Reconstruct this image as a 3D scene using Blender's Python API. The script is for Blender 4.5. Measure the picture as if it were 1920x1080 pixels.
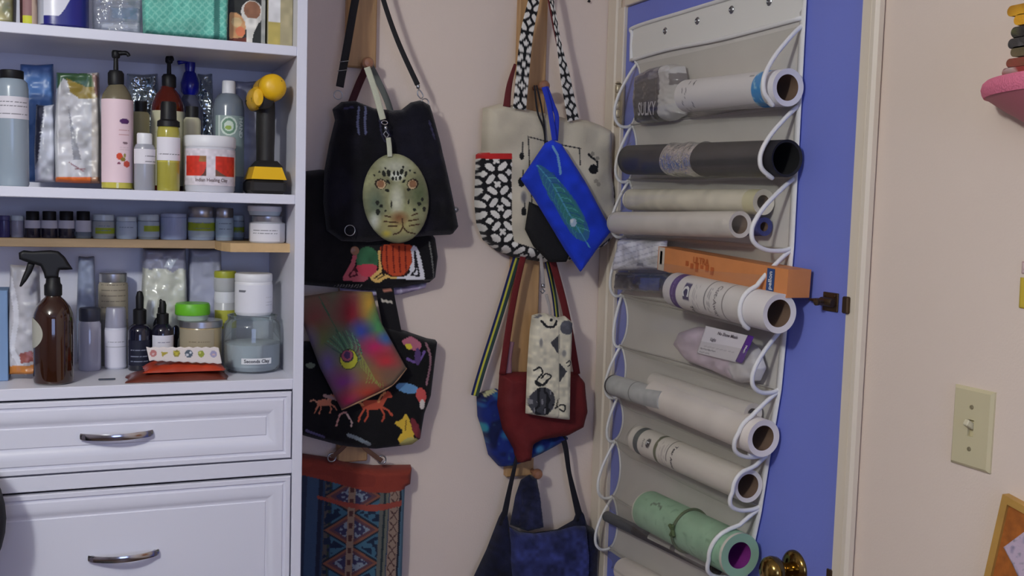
import bpy, math, random
import numpy as np
from mathutils import Vector, Matrix
from mathutils.geometry import delaunay_2d_cdt

for o in list(bpy.data.objects):
    bpy.data.objects.remove(o, do_unlink=True)
scene = bpy.context.scene
C = scene.collection
random.seed(7)
rng = np.random.default_rng(7)

# ------------------------------------------------------------------ camera
# world: x along the back wall (right +), y towards the back wall, z up; metres
F, YAW, PIT, ROL, EYE = 1929.4, .393624, -.0800357, .0290182, 1.557
FW = np.array([math.sin(YAW)*math.cos(PIT), math.cos(YAW)*math.cos(PIT), math.sin(PIT)])
_ri = np.array([math.cos(YAW), -math.sin(YAW), 0.0]); _up = np.cross(_ri, FW)
RI = math.cos(ROL)*_ri + math.sin(ROL)*_up
UP = -math.sin(ROL)*_ri + math.cos(ROL)*_up
cam = bpy.data.objects.new('camera', bpy.data.cameras.new('camera'))
C.objects.link(cam)
cam.data.sensor_width = 36.0
cam.data.lens = F/1920*36.0
cam.data.clip_start = 0.05
m = Matrix.Identity(4)
for i in range(3):
    m[i][0], m[i][1], m[i][2] = RI[i], UP[i], -FW[i]
m[2][3] = EYE
cam.matrix_world = m
scene.camera = cam

# ------------------------------------------------------------------ light
XR, YB, XL, YF, ZC = 1.1707, 2.235, -2.5, -2.3, 2.44     # room: right, back, left, front walls, ceiling
world = bpy.data.worlds.new('world'); scene.world = world
world.use_nodes = True
world.node_tree.nodes['Background'].inputs[0].default_value = (.55, .70, 1, 1)
world.node_tree.nodes['Background'].inputs[1].default_value = .6
wl = bpy.data.lights.new('window_daylight', 'AREA'); wl.shape = 'RECTANGLE'; wl.size = 1.3; wl.size_y = 1.1
wl.energy = 18; wl.color = (.42, .54, 1)
wlo = bpy.data.objects.new('window_daylight', wl); C.objects.link(wlo)
wlo.location = (.05, YF+.02, 1.55); wlo.rotation_euler = (-math.pi/2, 0, math.pi)
LAMP = (-.75, .32, 2.26)
ll = bpy.data.lights.new('ceiling_bulb', 'POINT'); ll.energy = 56; ll.color = (.965, .99, .965); ll.shadow_soft_size = .07
llo = bpy.data.objects.new('ceiling_bulb', ll); C.objects.link(llo); llo.location = LAMP
vs = scene.view_settings
scene.display_settings.display_device = 'sRGB'
vs.view_transform = 'Standard'; vs.look = 'None'; vs.exposure = 0.0; vs.gamma = 1.0; vs.use_curve_mapping = False

# ------------------------------------------------------------------ helpers
def ray(x, y): return RI*(x-960)/F - UP*(y-540)/F + FW
def onY(x, y, Y): d = ray(x, y); return d*(Y/d[1]) + np.array([0, 0, EYE])
def onX(x, y, X): d = ray(x, y); return d*(X/d[0]) + np.array([0, 0, EYE])
def rays(p):
    p = np.asarray(p, float)
    return np.outer((p[:, 0]-960)/F, RI) - np.outer((p[:, 1]-540)/F, UP) + FW
def mapY(p, Y): d = rays(p); return d*(Y/d[:, 1])[:, None] + np.array([0, 0, EYE])
def mapX(p, X): d = rays(p); return d*(X/d[:, 0])[:, None] + np.array([0, 0, EYE])

def lin(c):
    c = np.asarray(c, float)/255.0
    return np.where(c <= .04045, c/12.92, ((c+.055)/1.055)**2.4)

MATS = {}
def mat(name, rgb=(200, 200, 200), rough=.6, metal=0.0, bump=0.0, bscale=400.0, vcol=False, var=0.0, vscale=6.0,
        coat=0.0, spec=.5, emit=None, estr=0.0, weave=False, sheen=0.0, stretch=None):
    if name in MATS: return MATS[name]
    mt = bpy.data.materials.new(name); mt.use_nodes = True
    nt = mt.node_tree; b = nt.nodes['Principled BSDF']; L = nt.links.new
    col = list(lin(rgb))+[1]
    b.inputs['Base Color'].default_value = col
    b.inputs['Roughness'].default_value = rough; b.inputs['Metallic'].default_value = metal
    b.inputs['Coat Weight'].default_value = coat; b.inputs['Specular IOR Level'].default_value = spec
    b.inputs['Sheen Weight'].default_value = sheen
    tc = nt.nodes.new('ShaderNodeTexCoord')
    src = None
    if vcol:
        a = nt.nodes.new('ShaderNodeAttribute'); a.attribute_name = 'Col'; src = a.outputs['Color']
    co = tc.outputs['Object']
    if stretch:
        mp = nt.nodes.new('ShaderNodeMapping'); mp.inputs['Scale'].default_value = stretch; L(co, mp.inputs['Vector']); co = mp.outputs['Vector']
    if var > 0:
        n = nt.nodes.new('ShaderNodeTexNoise'); n.inputs['Scale'].default_value = vscale; n.inputs['Detail'].default_value = 5
        L(co, n.inputs['Vector'])
        rmp = nt.nodes.new('ShaderNodeMapRange'); rmp.inputs[1].default_value = .3; rmp.inputs[2].default_value = .7
        rmp.inputs[3].default_value = 1-var; rmp.inputs[4].default_value = 1+var
        L(n.outputs[0], rmp.inputs[0])
        mx = nt.nodes.new('ShaderNodeVectorMath'); mx.operation = 'SCALE'
        if src is not None: L(src, mx.inputs[0])
        else: mx.inputs[0].default_value = col[:3]
        L(rmp.outputs[0], mx.inputs['Scale']); src = mx.outputs[0]
    if src is not None: L(src, b.inputs['Base Color'])
    if bump > 0:
        if weave:
            n = nt.nodes.new('ShaderNodeTexVoronoi')
        else:
            n = nt.nodes.new('ShaderNodeTexNoise'); n.inputs['Detail'].default_value = 4
        n.inputs['Scale'].default_value = bscale
        L(co, n.inputs['Vector'])
        bp = nt.nodes.new('ShaderNodeBump'); bp.inputs['Strength'].default_value = bump; bp.inputs['Distance'].default_value = .002
        L(n.outputs[0], bp.inputs['Height']); L(bp.outputs[0], b.inputs['Normal'])
    if emit is not None:
        b.inputs['Emission Color'].default_value = list(lin(emit))+[1]; b.inputs['Emission Strength'].default_value = estr
    MATS[name] = mt; return mt

def clear(name, tint=(240, 245, 250), haze=.12, hazecol=(225, 225, 225), rough=.08, gloss=.5, bump=0, bscale=30):
    """thin clear plastic or glass: see-through film with a sheen and some haze"""
    if name in MATS: return MATS[name]
    mt = bpy.data.materials.new(name); mt.use_nodes = True
    nt = mt.node_tree; nt.nodes.clear(); L = nt.links.new
    out = nt.nodes.new('ShaderNodeOutputMaterial')
    tr = nt.nodes.new('ShaderNodeBsdfTransparent'); tr.inputs[0].default_value = list(lin(tint))+[1]
    df = nt.nodes.new('ShaderNodeBsdfDiffuse'); df.inputs[0].default_value = list(lin(hazecol))+[1]
    gl = nt.nodes.new('ShaderNodeBsdfGlossy'); gl.inputs['Roughness'].default_value = rough; gl.inputs[0].default_value = (1, 1, 1, 1)
    m1 = nt.nodes.new('ShaderNodeMixShader'); m1.inputs[0].default_value = haze
    L(tr.outputs[0], m1.inputs[1]); L(df.outputs[0], m1.inputs[2])
    lw = nt.nodes.new('ShaderNodeLayerWeight'); lw.inputs[0].default_value = .25
    mu = nt.nodes.new('ShaderNodeMath'); mu.operation = 'MULTIPLY'; mu.inputs[1].default_value = gloss
    ad = nt.nodes.new('ShaderNodeMath'); ad.operation = 'ADD'; ad.inputs[1].default_value = .03*gloss
    L(lw.outputs['Fresnel'], mu.inputs[0]); L(mu.outputs[0], ad.inputs[0])
    m2 = nt.nodes.new('ShaderNodeMixShader'); L(ad.outputs[0], m2.inputs[0]); L(m1.outputs[0], m2.inputs[1]); L(gl.outputs[0], m2.inputs[2])
    if bump:
        tc = nt.nodes.new('ShaderNodeTexCoord'); n = nt.nodes.new('ShaderNodeTexNoise'); n.inputs['Scale'].default_value = bscale
        n.inputs['Detail'].default_value = 3
        L(tc.outputs['Object'], n.inputs['Vector'])
        bp = nt.nodes.new('ShaderNodeBump'); bp.inputs['Strength'].default_value = bump; bp.inputs['Distance'].default_value = .01
        L(n.outputs[0], bp.inputs['Height']); L(bp.outputs[0], gl.inputs['Normal']); L(bp.outputs[0], df.inputs['Normal'])
    L(m2.outputs[0], out.inputs[0])
    MATS[name] = mt; return mt

OFF = {}
def link(o): C.objects.link(o); return o
def empty(name, loc, label, cat, group=None, kind=None):
    o = link(bpy.data.objects.new(name, None)); o.location = Vector(loc); o.empty_display_size = .05
    OFF[o.name] = np.array(loc, float)
    if label: o['label'] = label
    if cat: o['category'] = cat
    if group: o['group'] = group
    if kind: o['kind'] = kind
    return o

def build(name, V, Fc, mt, parent=None, smooth=True, col=None, label=None, cat=None, group=None, kind=None, origin=None):
    """one mesh object; V in world metres"""
    V = np.asarray(V, float).reshape(-1, 3)
    if parent is not None:
        off = OFF[parent.name]
    else:
        off = np.array(origin, float) if origin is not None else np.array([(V[:, 0].min()+V[:, 0].max())/2, (V[:, 1].min()+V[:, 1].max())/2, V[:, 2].min()])
    me = bpy.data.meshes.new(name)
    me.from_pydata((V-off).tolist(), [], [list(f) for f in Fc])
    if smooth is True:
        me.shade_smooth()
    elif smooth:
        me.shade_smooth()
        try: me.set_sharp_from_angle(angle=smooth)
        except Exception: pass
    if col is not None:
        at = me.color_attributes.new('Col', 'FLOAT_COLOR', 'POINT')
        c4 = np.ones((len(V), 4), np.float32); c4[:, :3] = lin(np.clip(col, 0, 255))
        at.data.foreach_set('color', c4.ravel())
    if isinstance(mt, (list, tuple)):
        for q in mt: me.materials.append(q)
    else: me.materials.append(mt)
    o = link(bpy.data.objects.new(name, me))
    OFF[o.name] = off
    if parent is not None: o.parent = parent
    else: o.location = Vector(off)
    if label: o['label'] = label
    if cat: o['category'] = cat
    if group: o['group'] = group
    if kind: o['kind'] = kind
    return o

class MB:
    def __init__(s): s.V = []; s.F = []; s.C = []; s.n = 0
    def add(s, V, Fc, col=None):
        V = np.asarray(V, float).reshape(-1, 3)
        s.V.append(V); s.F += [tuple(i+s.n for i in f) for f in Fc]; s.n += len(V)
        s.C.append(np.tile(np.array([200., 200, 200]), (len(V), 1)) if col is None else np.broadcast_to(np.asarray(col, float), (len(V), 3)))
        return s
    def build(s, name, mt, parent=None, smooth=True, vcol=False, **k):
        return build(name, np.vstack(s.V), s.F, mt, parent, smooth, np.vstack(s.C) if vcol else None, **k)

def box(lo, hi, bev=0.0):
    """box, edges chamfered by bev"""
    lo = np.minimum(np.array(lo, float), np.array(hi, float)) if False else np.array(lo, float); hi = np.array(hi, float)
    lo, hi = np.minimum(lo, hi), np.maximum(lo, hi)
    if bev <= 0:
        V = [(x, y, z) for x in (lo[0], hi[0]) for y in (lo[1], hi[1]) for z in (lo[2], hi[2])]
        return V, [(0, 1, 3, 2), (4, 6, 7, 5), (0, 4, 5, 1), (2, 3, 7, 6), (0, 2, 6, 4), (1, 5, 7, 3)]
    bev = min(bev, .45*(hi-lo).min())
    V = []; ids = {}
    for sx in (0, 1):
        for sy in (0, 1):
            for sz in (0, 1):
                s = (sx, sy, sz)
                cor = [lo[i] if s[i] == 0 else hi[i] for i in range(3)]
                inn = [cor[i]+(bev if s[i] == 0 else -bev) for i in range(3)]
                for ax in range(3):
                    p = inn[:]; p[ax] = cor[ax]
                    ids[s, ax] = len(V); V.append(p)
    Fc = []
    for ax in range(3):
        a, b = [i for i in range(3) if i != ax]
        for d in (0, 1):
            q = []
            for (u, v) in ((0, 0), (1, 0), (1, 1), (0, 1)):
                s = [0, 0, 0]; s[ax] = d; s[a] = u; s[b] = v; q.append(ids[tuple(s), ax])
            Fc.append(tuple(q))
    for ax in range(3):
        a, b = [i for i in range(3) if i != ax]
        for u in (0, 1):
            for v in (0, 1):
                s0 = [0, 0, 0]; s0[a] = u; s0[b] = v; s1 = s0[:]; s1[ax] = 1
                s0, s1 = tuple(s0), tuple(s1)
                Fc.append((ids[s0, a], ids[s0, b], ids[s1, b], ids[s1, a]))
    for s in [(x, y, z) for x in (0, 1) for y in (0, 1) for z in (0, 1)]:
        Fc.append((ids[s, 0], ids[s, 1], ids[s, 2]))
    return fixn(V, Fc)

def fixn(V, Fc):
    """orient faces of a convex piece outwards"""
    V = np.asarray(V, float); c = V.mean(0); out = []
    for f in Fc:
        p = V[list(f)]; n = np.cross(p[1]-p[0], p[2]-p[0])
        out.append(tuple(f) if n@(p.mean(0)-c) >= 0 else tuple(f[::-1]))
    return V, out

def frame_of(axis):
    a = np.asarray(axis, float); a = a/np.linalg.norm(a)
    h = np.array([0, 0, 1.]) if abs(a[2]) < .9 else np.array([1., 0, 0])
    u = np.cross(h, a); u /= np.linalg.norm(u); v = np.cross(a, u)
    return u, v, a

def lathe(prof, base, axis=(0, 0, 1), n=32, sq=0.0, sx=1.0, sy=1.0, capped=True):
    """profile [(r, h)] turned about axis through base; sq > 0 squares the section"""
    u, v, a = frame_of(axis)
    if abs(a[2]) > .99: u, v = np.array([1., 0, 0]), np.array([0, 1., 0])*np.sign(a[2])
    th = np.linspace(0, 2*math.pi, n, endpoint=False)
    ct, st = np.cos(th), np.sin(th)
    if sq > 0:
        k = (np.abs(ct)**(2/(1-sq*.85))+np.abs(st)**(2/(1-sq*.85)))**(-(1-sq*.85)/2); ct, st = ct*k, st*k
    V = []; Fc = []
    for r, h in prof:
        V.append(np.asarray(base, float)+np.outer(ct*r*sx, u)+np.outer(st*r*sy, v)+a*h)
    V = np.vstack(V)
    for i in range(len(prof)-1):
        for j in range(n):
            k2 = (j+1) % n
            Fc.append((i*n+j, i*n+k2, (i+1)*n+k2, (i+1)*n+j))
    if capped:
        if prof[0][0] > 1e-5: Fc.append(tuple(range(n-1, -1, -1)))
        if prof[-1][0] > 1e-5: Fc.append(tuple((len(prof)-1)*n+j for j in range(n)))
    return V, Fc

def spline(P, n=8, closed=False):
    """Catmull-Rom through the points"""
    P = np.asarray(P, float); out = []; N = len(P)
    rngi = range(N) if closed else range(N-1)
    for i in rngi:
        g = (lambda k: P[k % N]) if closed else (lambda k: P[min(max(k, 0), N-1)])
        p0, p1, p2, p3 = g(i-1), g(i), g(i+1), g(i+2)
        for t in np.linspace(0, 1, n, endpoint=False):
            out.append(.5*((2*p1)+(-p0+p2)*t+(2*p0-5*p1+4*p2-p3)*t*t+(-p0+3*p1-3*p2+p3)*t**3))
    if not closed: out.append(P[-1])
    return np.array(out)

def tube(path, r, n=8, closed=False):
    path = np.asarray(path, float); N = len(path)
    T = np.gradient(path, axis=0) if not closed else np.roll(path, -1, 0)-np.roll(path, 1, 0)
    T /= np.linalg.norm(T, axis=1)[:, None]+1e-12
    u = frame_of(T[0])[0]; V = []; rr = np.broadcast_to(np.asarray(r, float), (N,))
    th = np.linspace(0, 2*math.pi, n, endpoint=False)
    for i in range(N):
        u = u-T[i]*(u@T[i]); u /= np.linalg.norm(u); w = np.cross(T[i], u)
        V.append(path[i]+rr[i]*(np.outer(np.cos(th), u)+np.outer(np.sin(th), w)))
    V = np.vstack(V); Fc = []
    for i in range(N if closed else N-1):
        i2 = (i+1) % N
        for j in range(n):
            k = (j+1) % n
            Fc.append((i*n+j, i*n+k, i2*n+k, i2*n+j))
    if not closed:
        Fc.append(tuple(range(n-1, -1, -1))); Fc.append(tuple((N-1)*n+j for j in range(n)))
    return V, Fc

def strip(path, width, normal, thick=.002, nw=6):
    """flat band along a 3-D path; returns V, F, s (along, m), t (-1..1 across)"""
    path = np.asarray(path, float); N = len(path); nrm = np.asarray(normal, float)
    if nrm.ndim == 1: nrm = np.tile(nrm, (N, 1))
    T = np.gradient(path, axis=0); T /= np.linalg.norm(T, axis=1)[:, None]+1e-12
    W = np.cross(nrm, T); W /= np.linalg.norm(W, axis=1)[:, None]+1e-12
    Nn = np.cross(T, W)
    wd = np.broadcast_to(np.asarray(width, float), (N,))
    s = np.r_[0, np.cumsum(np.linalg.norm(np.diff(path, axis=0), axis=1))]
    ts = np.linspace(-1, 1, nw+1)
    V = []; S = []; Tt = []
    for side in (1, -1):
        for t in ts:
            V.append(path+W*(wd*t/2)[:, None]+Nn*side*thick/2*(1 if abs(t) < 1 else .4)); S.append(s); Tt.append(np.full(N, t))
    V = np.array(V); cols = 2*(nw+1)
    idx = lambda c, i: c*N+i
    ring = list(range(nw+1))+[nw+1+k for k in range(nw, -1, -1)]
    Fc = []
    for a, b in zip(ring, ring[1:]+ring[:1]):
        for i in range(N-1): Fc.append((idx(a, i), idx(a, i+1), idx(b, i+1), idx(b, i)))
    Fc.append(tuple(idx(c, 0) for c in ring)); Fc.append(tuple(idx(c, N-1) for c in ring[::-1]))
    return V.reshape(-1, 3), Fc, np.array(S).ravel(), np.array(Tt).ravel()

def resamp(P, step, closed=True):
    P = np.asarray(P, float)
    Q = np.vstack([P, P[:1]]) if closed else P
    L = np.r_[0, np.cumsum(np.linalg.norm(np.diff(Q, axis=0), axis=1))]
    n = max(int(L[-1]/step), 8 if closed else 2)
    t = np.linspace(0, L[-1], n, endpoint=not closed)
    return np.c_[np.interp(t, L, Q[:, 0]), np.interp(t, L, Q[:, 1])]

def inpoly(p, poly):
    x, y = p[:, 0], p[:, 1]; r = np.zeros(len(p), bool); n = len(poly)
    for i in range(n):
        a, b = poly[i], poly[(i+1) % n]
        c = (a[1] > y) != (b[1] > y)
        with np.errstate(all='ignore'):
            r ^= c & (x < (b[0]-a[0])*(y-a[1])/(b[1]-a[1]+1e-12)+a[0])
    return r

def segdist(p, poly, closed=True):
    poly = np.asarray(poly, float); A = poly; B = np.roll(poly, -1, 0)
    if not closed: A, B = A[:-1], B[:-1]
    d = np.full(len(p), 1e9)
    for a, b in zip(A, B):
        ab = b-a; t = np.clip(((p-a)@ab)/(ab@ab+1e-12), 0, 1)
        d = np.minimum(d, np.hypot(*(p-a-t[:, None]*ab).T))
    return d

def vnoise(p, scale, seed=0):
    """smooth value noise, about -1..1"""
    q = np.asarray(p, float)/scale; i = np.floor(q).astype(int); f = q-i; f = f*f*(3-2*f)
    def h(a, b):
        v = np.sin(a*127.1+b*311.7+seed*74.7)*43758.5453; return (v-np.floor(v))*2-1
    a, b = i[:, 0], i[:, 1]
    return ((h(a, b)*(1-f[:, 0])+h(a+1, b)*f[:, 0])*(1-f[:, 1])+(h(a, b+1)*(1-f[:, 0])+h(a+1, b+1)*f[:, 0])*f[:, 1])

class Paint:
    """print on a cloth: colours laid over 2-D points of the flat pattern"""
    def __init__(s, p, rgb): s.p = np.asarray(p, float); s.c = np.tile(np.array(rgb, float), (len(s.p), 1))
    def put(s, m, rgb):
        m = np.clip(m, 0, 1)[:, None]; s.c = s.c*(1-m)+np.array(rgb, float)*m; return s
    def ell(s, x, y, rx, ry, rgb, rot=0, soft=.0):
        a = math.radians(rot); d = s.p-np.array([x, y]); u = d[:, 0]*math.cos(a)+d[:, 1]*math.sin(a); v = -d[:, 0]*math.sin(a)+d[:, 1]*math.cos(a)
        r = np.sqrt((u/rx)**2+(v/ry)**2)
        return s.put((r < 1).astype(float) if soft <= 0 else np.clip((1-r)/soft, 0, 1), rgb)
    def poly(s, P, rgb, sm=False):
        P = spline(P, 6, True) if sm else np.asarray(P, float)
        return s.put(inpoly(s.p, P).astype(float), rgb)
    def line(s, P, w, rgb, sm=False):
        P = spline(P, 6) if sm else np.asarray(P, float)
        return s.put((segdist(s.p, P, False) < w/2).astype(float), rgb)
    def noise(s, scale, amt, rgb=None, seed=0, thr=None):
        n = vnoise(s.p, scale, seed)
        if rgb is None: s.c = s.c*(1+amt*n)[:, None]
        else: s.put(np.clip((n-(thr if thr is not None else 0))*3, 0, 1)*amt, rgb)
        return s

def bwprint(u, v):
    """interlocking black and white geometric print; True where white"""
    a = u-np.floor(u)-.5; b = v-np.floor(v)-.5
    w = (np.abs(a)+np.abs(b)) < .155
    x, y = np.abs(a)-.25, np.abs(b)-.25
    t, r = (x-y)*.7071, (x+y)*.7071
    w |= (np.abs(t)/.225)**2.4+(np.abs(r)/.118)**2.4 < 1
    x, y = .5-np.abs(a), .5-np.abs(b)
    t, r = (x-y)*.7071, (x+y)*.7071
    w |= ((t/.06)**2+((r-.085)/.085)**2 < 1)
    return w

def slab(name, outline, Y, thick, mt, parent, step=3.0, round_px=14.0, paint=None, wrinkle=0.0, wscale=40, seed=0, back=.004,
         plane='Y', sm=False, side=1.0, shape=None, kind=None, label=None):
    """stuffed flat cloth piece: outline in pattern units on a plane parallel to the wall, bulging towards the room.
    returns object and fn giving front surface depth for a pattern point"""
    ol = spline(outline, 6, True) if sm else np.asarray(outline, float)
    ol = resamp(ol, step)
    lo, hi = ol.min(0), ol.max(0)
    gx = np.arange(lo[0]+step*.5, hi[0], step); gy = np.arange(lo[1]+step*.5, hi[1], step*.9)
    G = np.array([(x+(step/2 if j % 2 else 0), y) for j, y in enumerate(gy) for x in gx])
    G = G[inpoly(G, ol)]
    G = G[segdist(G, ol) > step*.55]
    n0 = len(ol)
    P = np.vstack([ol, G])
    vo, eo, fo, ov, oe, of = delaunay_2d_cdt([Vector(p) for p in P], [(i, (i+1) % n0) for i in range(n0)], [list(range(n0))], 1, 1e-6)
    Q = np.array([list(v) for v in vo]); tri = [list(f) for f in fo]
    d = segdist(Q, ol)
    if shape is not None: bul = shape(Q, d)
    else: bul = np.sqrt(np.clip(1-(1-np.clip(d/round_px, 0, 1))**2, 0, 1))
    out = thick*bul
    if wrinkle:
        out = out+wrinkle*(vnoise(Q*np.array([1, .45]), wscale, seed)+.5*vnoise(Q, wscale*.4, seed+3))*np.clip(d/(round_px*.6), 0, 1)
    base = mapY(Q, Y) if plane == 'Y' else mapX(Q, Y)
    ax = 1 if plane == 'Y' else 0
    fr = base.copy(); fr[:, ax] -= np.maximum(out, .0008)
    bk = base.copy(); bk[:, ax] += back*np.clip(d/round_px, 0, 1)
    n = len(Q)
    # orientation: front faces look to -Y / -X
    Fc = []
    p = fr[tri[0]]; nn = np.cross(p[1]-p[0], p[2]-p[0])[ax]
    flip = nn > 0
    for t in tri:
        t = t[::-1] if flip else t
        Fc.append(tuple(t)); Fc.append(tuple(i+n for i in t[::-1]))
    cnt = {}
    for t in tri:
        t = t[::-1] if flip else t
        for a, b in zip(t, t[1:]+t[:1]): cnt[(a, b)] = cnt.get((a, b), 0)+1
    for (a, b) in list(cnt):
        if (b, a) not in cnt: Fc.append((b, a, a+n, b+n))
    col = None
    if paint is not None:
        pc = paint(Q).c; col = np.vstack([pc, pc])
    o = build(name, np.vstack([fr, bk]), Fc, mt, parent, True, col, kind=kind, label=label)
    return o

def text_flat(s, size=1.0, bold=0.0):
    cu = bpy.data.curves.new('lettering', 'FONT'); cu.body = s; cu.size = size; cu.align_x = 'CENTER'; cu.align_y = 'CENTER'
    cu.resolution_u = 2; cu.offset = bold
    ob = bpy.data.objects.new('lettering', cu); C.objects.link(ob)
    me = bpy.data.meshes.new_from_object(ob)
    V = np.array([v.co[:] for v in me.vertices]); Fc = [tuple(p.vertices) for p in me.polygons]
    bpy.data.objects.remove(ob); bpy.data.curves.remove(cu); bpy.data.meshes.remove(me)
    return V[:, :2], Fc
def densify(V, Fc):
    return V, Fc
def text_part(s, size, fn, mt, parent, name='lettering', bold=0.0, sx=1.0):
    """lettering laid on a surface; fn maps flat (x, y) metres to a point"""
    V, Fc = text_flat(s, size, bold); V = V*np.array([sx, 1.0])
    return build(name, np.array([fn(x, y) for x, y in V]), Fc, mt, parent, False)
def on_cyl(cx, cy, r, z, yaw=0.0):
    """point on an upright can at (cx, cy), facing the room (-y) turned by yaw"""
    def fn(x, y):
        a = x/r+yaw; return (cx+math.sin(a)*r, cy-math.cos(a)*r, z+y)
    return fn
INK = mat('ink_black', (30, 30, 34), .7)
# ------------------------------------------------------------------ the room
WALL = mat('wall_paint', (229, 212, 199), .75, bump=.25, bscale=260, var=.03, vscale=2.0, spec=.3)
TRIM = mat('trim_paint', (226, 214, 196), .45, bump=.05, bscale=60)
DOORM = mat('door_paint', (119, 131, 216), .5, bump=.12, bscale=180, var=.02)
FLOORM = mat('floor_wood', (84, 62, 46), .45, var=.25, vscale=5, stretch=(1, 12, 1))
CEILM = mat('ceiling_paint', (232, 228, 224), .85)
BRASS = mat('brass', (150, 122, 66), .16, 1.0)
BRONZE = mat('dark_bronze', (92, 74, 58), .45, .85, bump=.1)
CHROME = mat('chrome', (200, 200, 205), .16, 1.0)
STEEL = mat('steel', (170, 172, 176), .3, 1.0)
T = .1
def room(name, boxes, mt, **k):
    mb = MB()
    for lo, hi in boxes: mb.add(*box(lo, hi))
    return mb.build(name, mt, None, False, kind='structure', **k)
DY0, DY1, DZ = 1.350, 2.158, 2.026          # door opening along the right wall
room('floor', [((XL-T, YF-T, -T), (XR+T+.1, YB+T, 0))], FLOORM)
room('ceiling', [((XL-T, YF-T, ZC), (XR+T+.1, YB+T, ZC+T))], CEILM)
room('wall_back', [((XL-T, YB, 0), (XR+T, YB+T, ZC))], WALL)
WALL2 = mat('darkened_unseen_wall', (150, 140, 146), .8, bump=.2, bscale=260)  # unseen walls coloured darker to cut the bounced light
room('wall_left', [((XL-T, YF, 0), (XL, YB, ZC))], WALL2)
room('wall_right', [((XR, YF, 0), (XR+T, DY0, ZC)), ((XR, DY1, 0), (XR+T, YB, ZC)), ((XR, DY0, DZ), (XR+T, DY1, ZC))], WALL)
WX0, WX1, WZ0, WZ1 = -.65, .75, .95, 2.15
room('wall_front', [((XL-T, YF-T, 0), (WX0, YF, ZC)), ((WX1, YF-T, 0), (XR+T, YF, ZC)), ((WX0, YF-T, 0), (WX1, YF, WZ0)), ((WX0, YF-T, WZ1), (WX1, YF, ZC))], WALL2)
w = empty('window_1', ((WX0+WX1)/2, YF, WZ0), None, None, kind='structure')
def wf(name, x0, x1, z0, z1, y0=YF-.06, y1=YF-.02, mt=TRIM):
    mb = MB(); mb.add(*box((x0, y0, z0), (x1, y1, z1), .003)); mb.build(name, mt, w, False)
wf('window_stile', WX0, WX0+.05, WZ0, WZ1); wf('window_stile', WX1-.05, WX1, WZ0, WZ1); wf('window_rail', WX0+.05, WX1-.05, WZ0, WZ0+.05); wf('window_rail', WX0+.05, WX1-.05, WZ1-.05, WZ1); wf('window_rail', WX0+.05, WX1-.05, 1.53, 1.57)
wf('window_pane', WX0+.05, WX1-.05, WZ0+.05, 1.53, YF-.045, YF-.041, clear('window_glass', haze=.03)); wf('window_pane', WX0+.05, WX1-.05, 1.57, WZ1-.05, YF-.045, YF-.041, clear('window_glass'))
# baseboards
room('baseboard_back', [((.40, YB-.014, 0), (XR, YB, .09))], TRIM)
room('baseboard_right', [((XR-.014, YF, 0), (XR, DY0-.05, .09))], TRIM)
# door casing and jamb
def casing(name, lo, hi, ax):
    """flat casing with a raised outer bead"""
    mb = MB(); mb.add(*box(lo, hi, .003))
    return mb
tr = empty('trim_1', (XR, (DY0+DY1)/2, 0), None, None, kind='structure')
mb = MB(); mb.add(*box((XR-.014, DY0-.024, 0), (XR+.09, DY0, DZ+.0), .002)); mb.add(*box((XR-.019, DY0-.042, 0), (XR, DY0-.024, DZ+.04), .005))
mb.build('casing_latch_side', TRIM, tr, .6)
mb = MB(); mb.add(*box((XR-.012, DY1, 0), (XR+.09, DY1+.03, DZ), .002)); mb.add(*box((XR-.016, DY1+.03, 0), (XR, YB-.001, DZ+.05), .004))
mb.build('casing_hinge_side', TRIM, tr, .6)
mb = MB(); mb.add(*box((XR-.012, DY0, DZ), (XR+.09, DY1, DZ+.024), .002)); mb.add(*box((XR-.017, DY0-.042, DZ+.024), (XR, YB-.001, DZ+.075), .005))
mb.build('casing_head', TRIM, tr, .6)
d1 = empty('door_1', (XR+.02, (DY0+DY1)/2, .01), None, None, kind='structure')
DX = XR-.004
mb = MB(); mb.add(*box((DX, DY0+.0012, .01), (DX+.035, DY1-.0006, DZ-.0012), .002)); mb.build('door_panel', DOORM, d1, .6)
HINGE = mat('hinge_metal', (188, 176, 150), .4, .6)
def hinge(z0, z1):
    y = DY1+.004; x = XR-.019; mb = MB(); n = 5; h = (z1-z0)/n
    for i in range(n): mb.add(*lathe([(.0062, 0), (.0070, .0012), (.0070, h-.0025), (.0062, h-.0012)], (x, y, z0+i*h), n=14))
    mb.add(*lathe([(.004, 0), (.0072, .002), (.003, .006)], (x, y, z1), n=12))
    mb.add(*box((x+.004, y-.018, z0), (x+.0075, y+.014, z1)))
    mb.build('hinge', HINGE, d1, .7)
hz1, hz0 = onX(1157, 160, XR-.012)[2], onX(1155, 237, XR-.012)[2]
hinge(hz0, hz1); hinge(.22, .22+hz1-hz0)
# brass knob
kc = onX(1491, 1066, DX); ky, kz = kc[1], kc[2]
mb = MB(); mb.add(*lathe([(.033, 0), (.033, .003), (.029, .008), (.019, .011), (.013, .014)], (DX, ky, kz), (-1, 0, 0), 40)); mb.build('knob_rosette', BRASS, d1, .9)
mb = MB(); mb.add(*lathe([(.0125, .010), (.0125, .024), (.017, .030), (.0255, .040), (.0275, .049), (.0255, .058), (.018, .065), (.006, .0675), (0, .068)], (DX, ky, kz), (-1, 0, 0), 40)); mb.build('door_knob', BRASS, d1, .9)
kb = onX(1548, 1066, DX)
mb = MB(); mb.add(*box((DX-.003, DY0+.004, kz-.03), (DX+.001, DY0+.020, kz+.03), .001)); mb.add(*box((XR-.0165, DY0-.004, kz-.035), (XR+.006, DY0+.003, kz+.035), .001)); mb.build('strike_plate', BRONZE, d1, .6)
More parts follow.
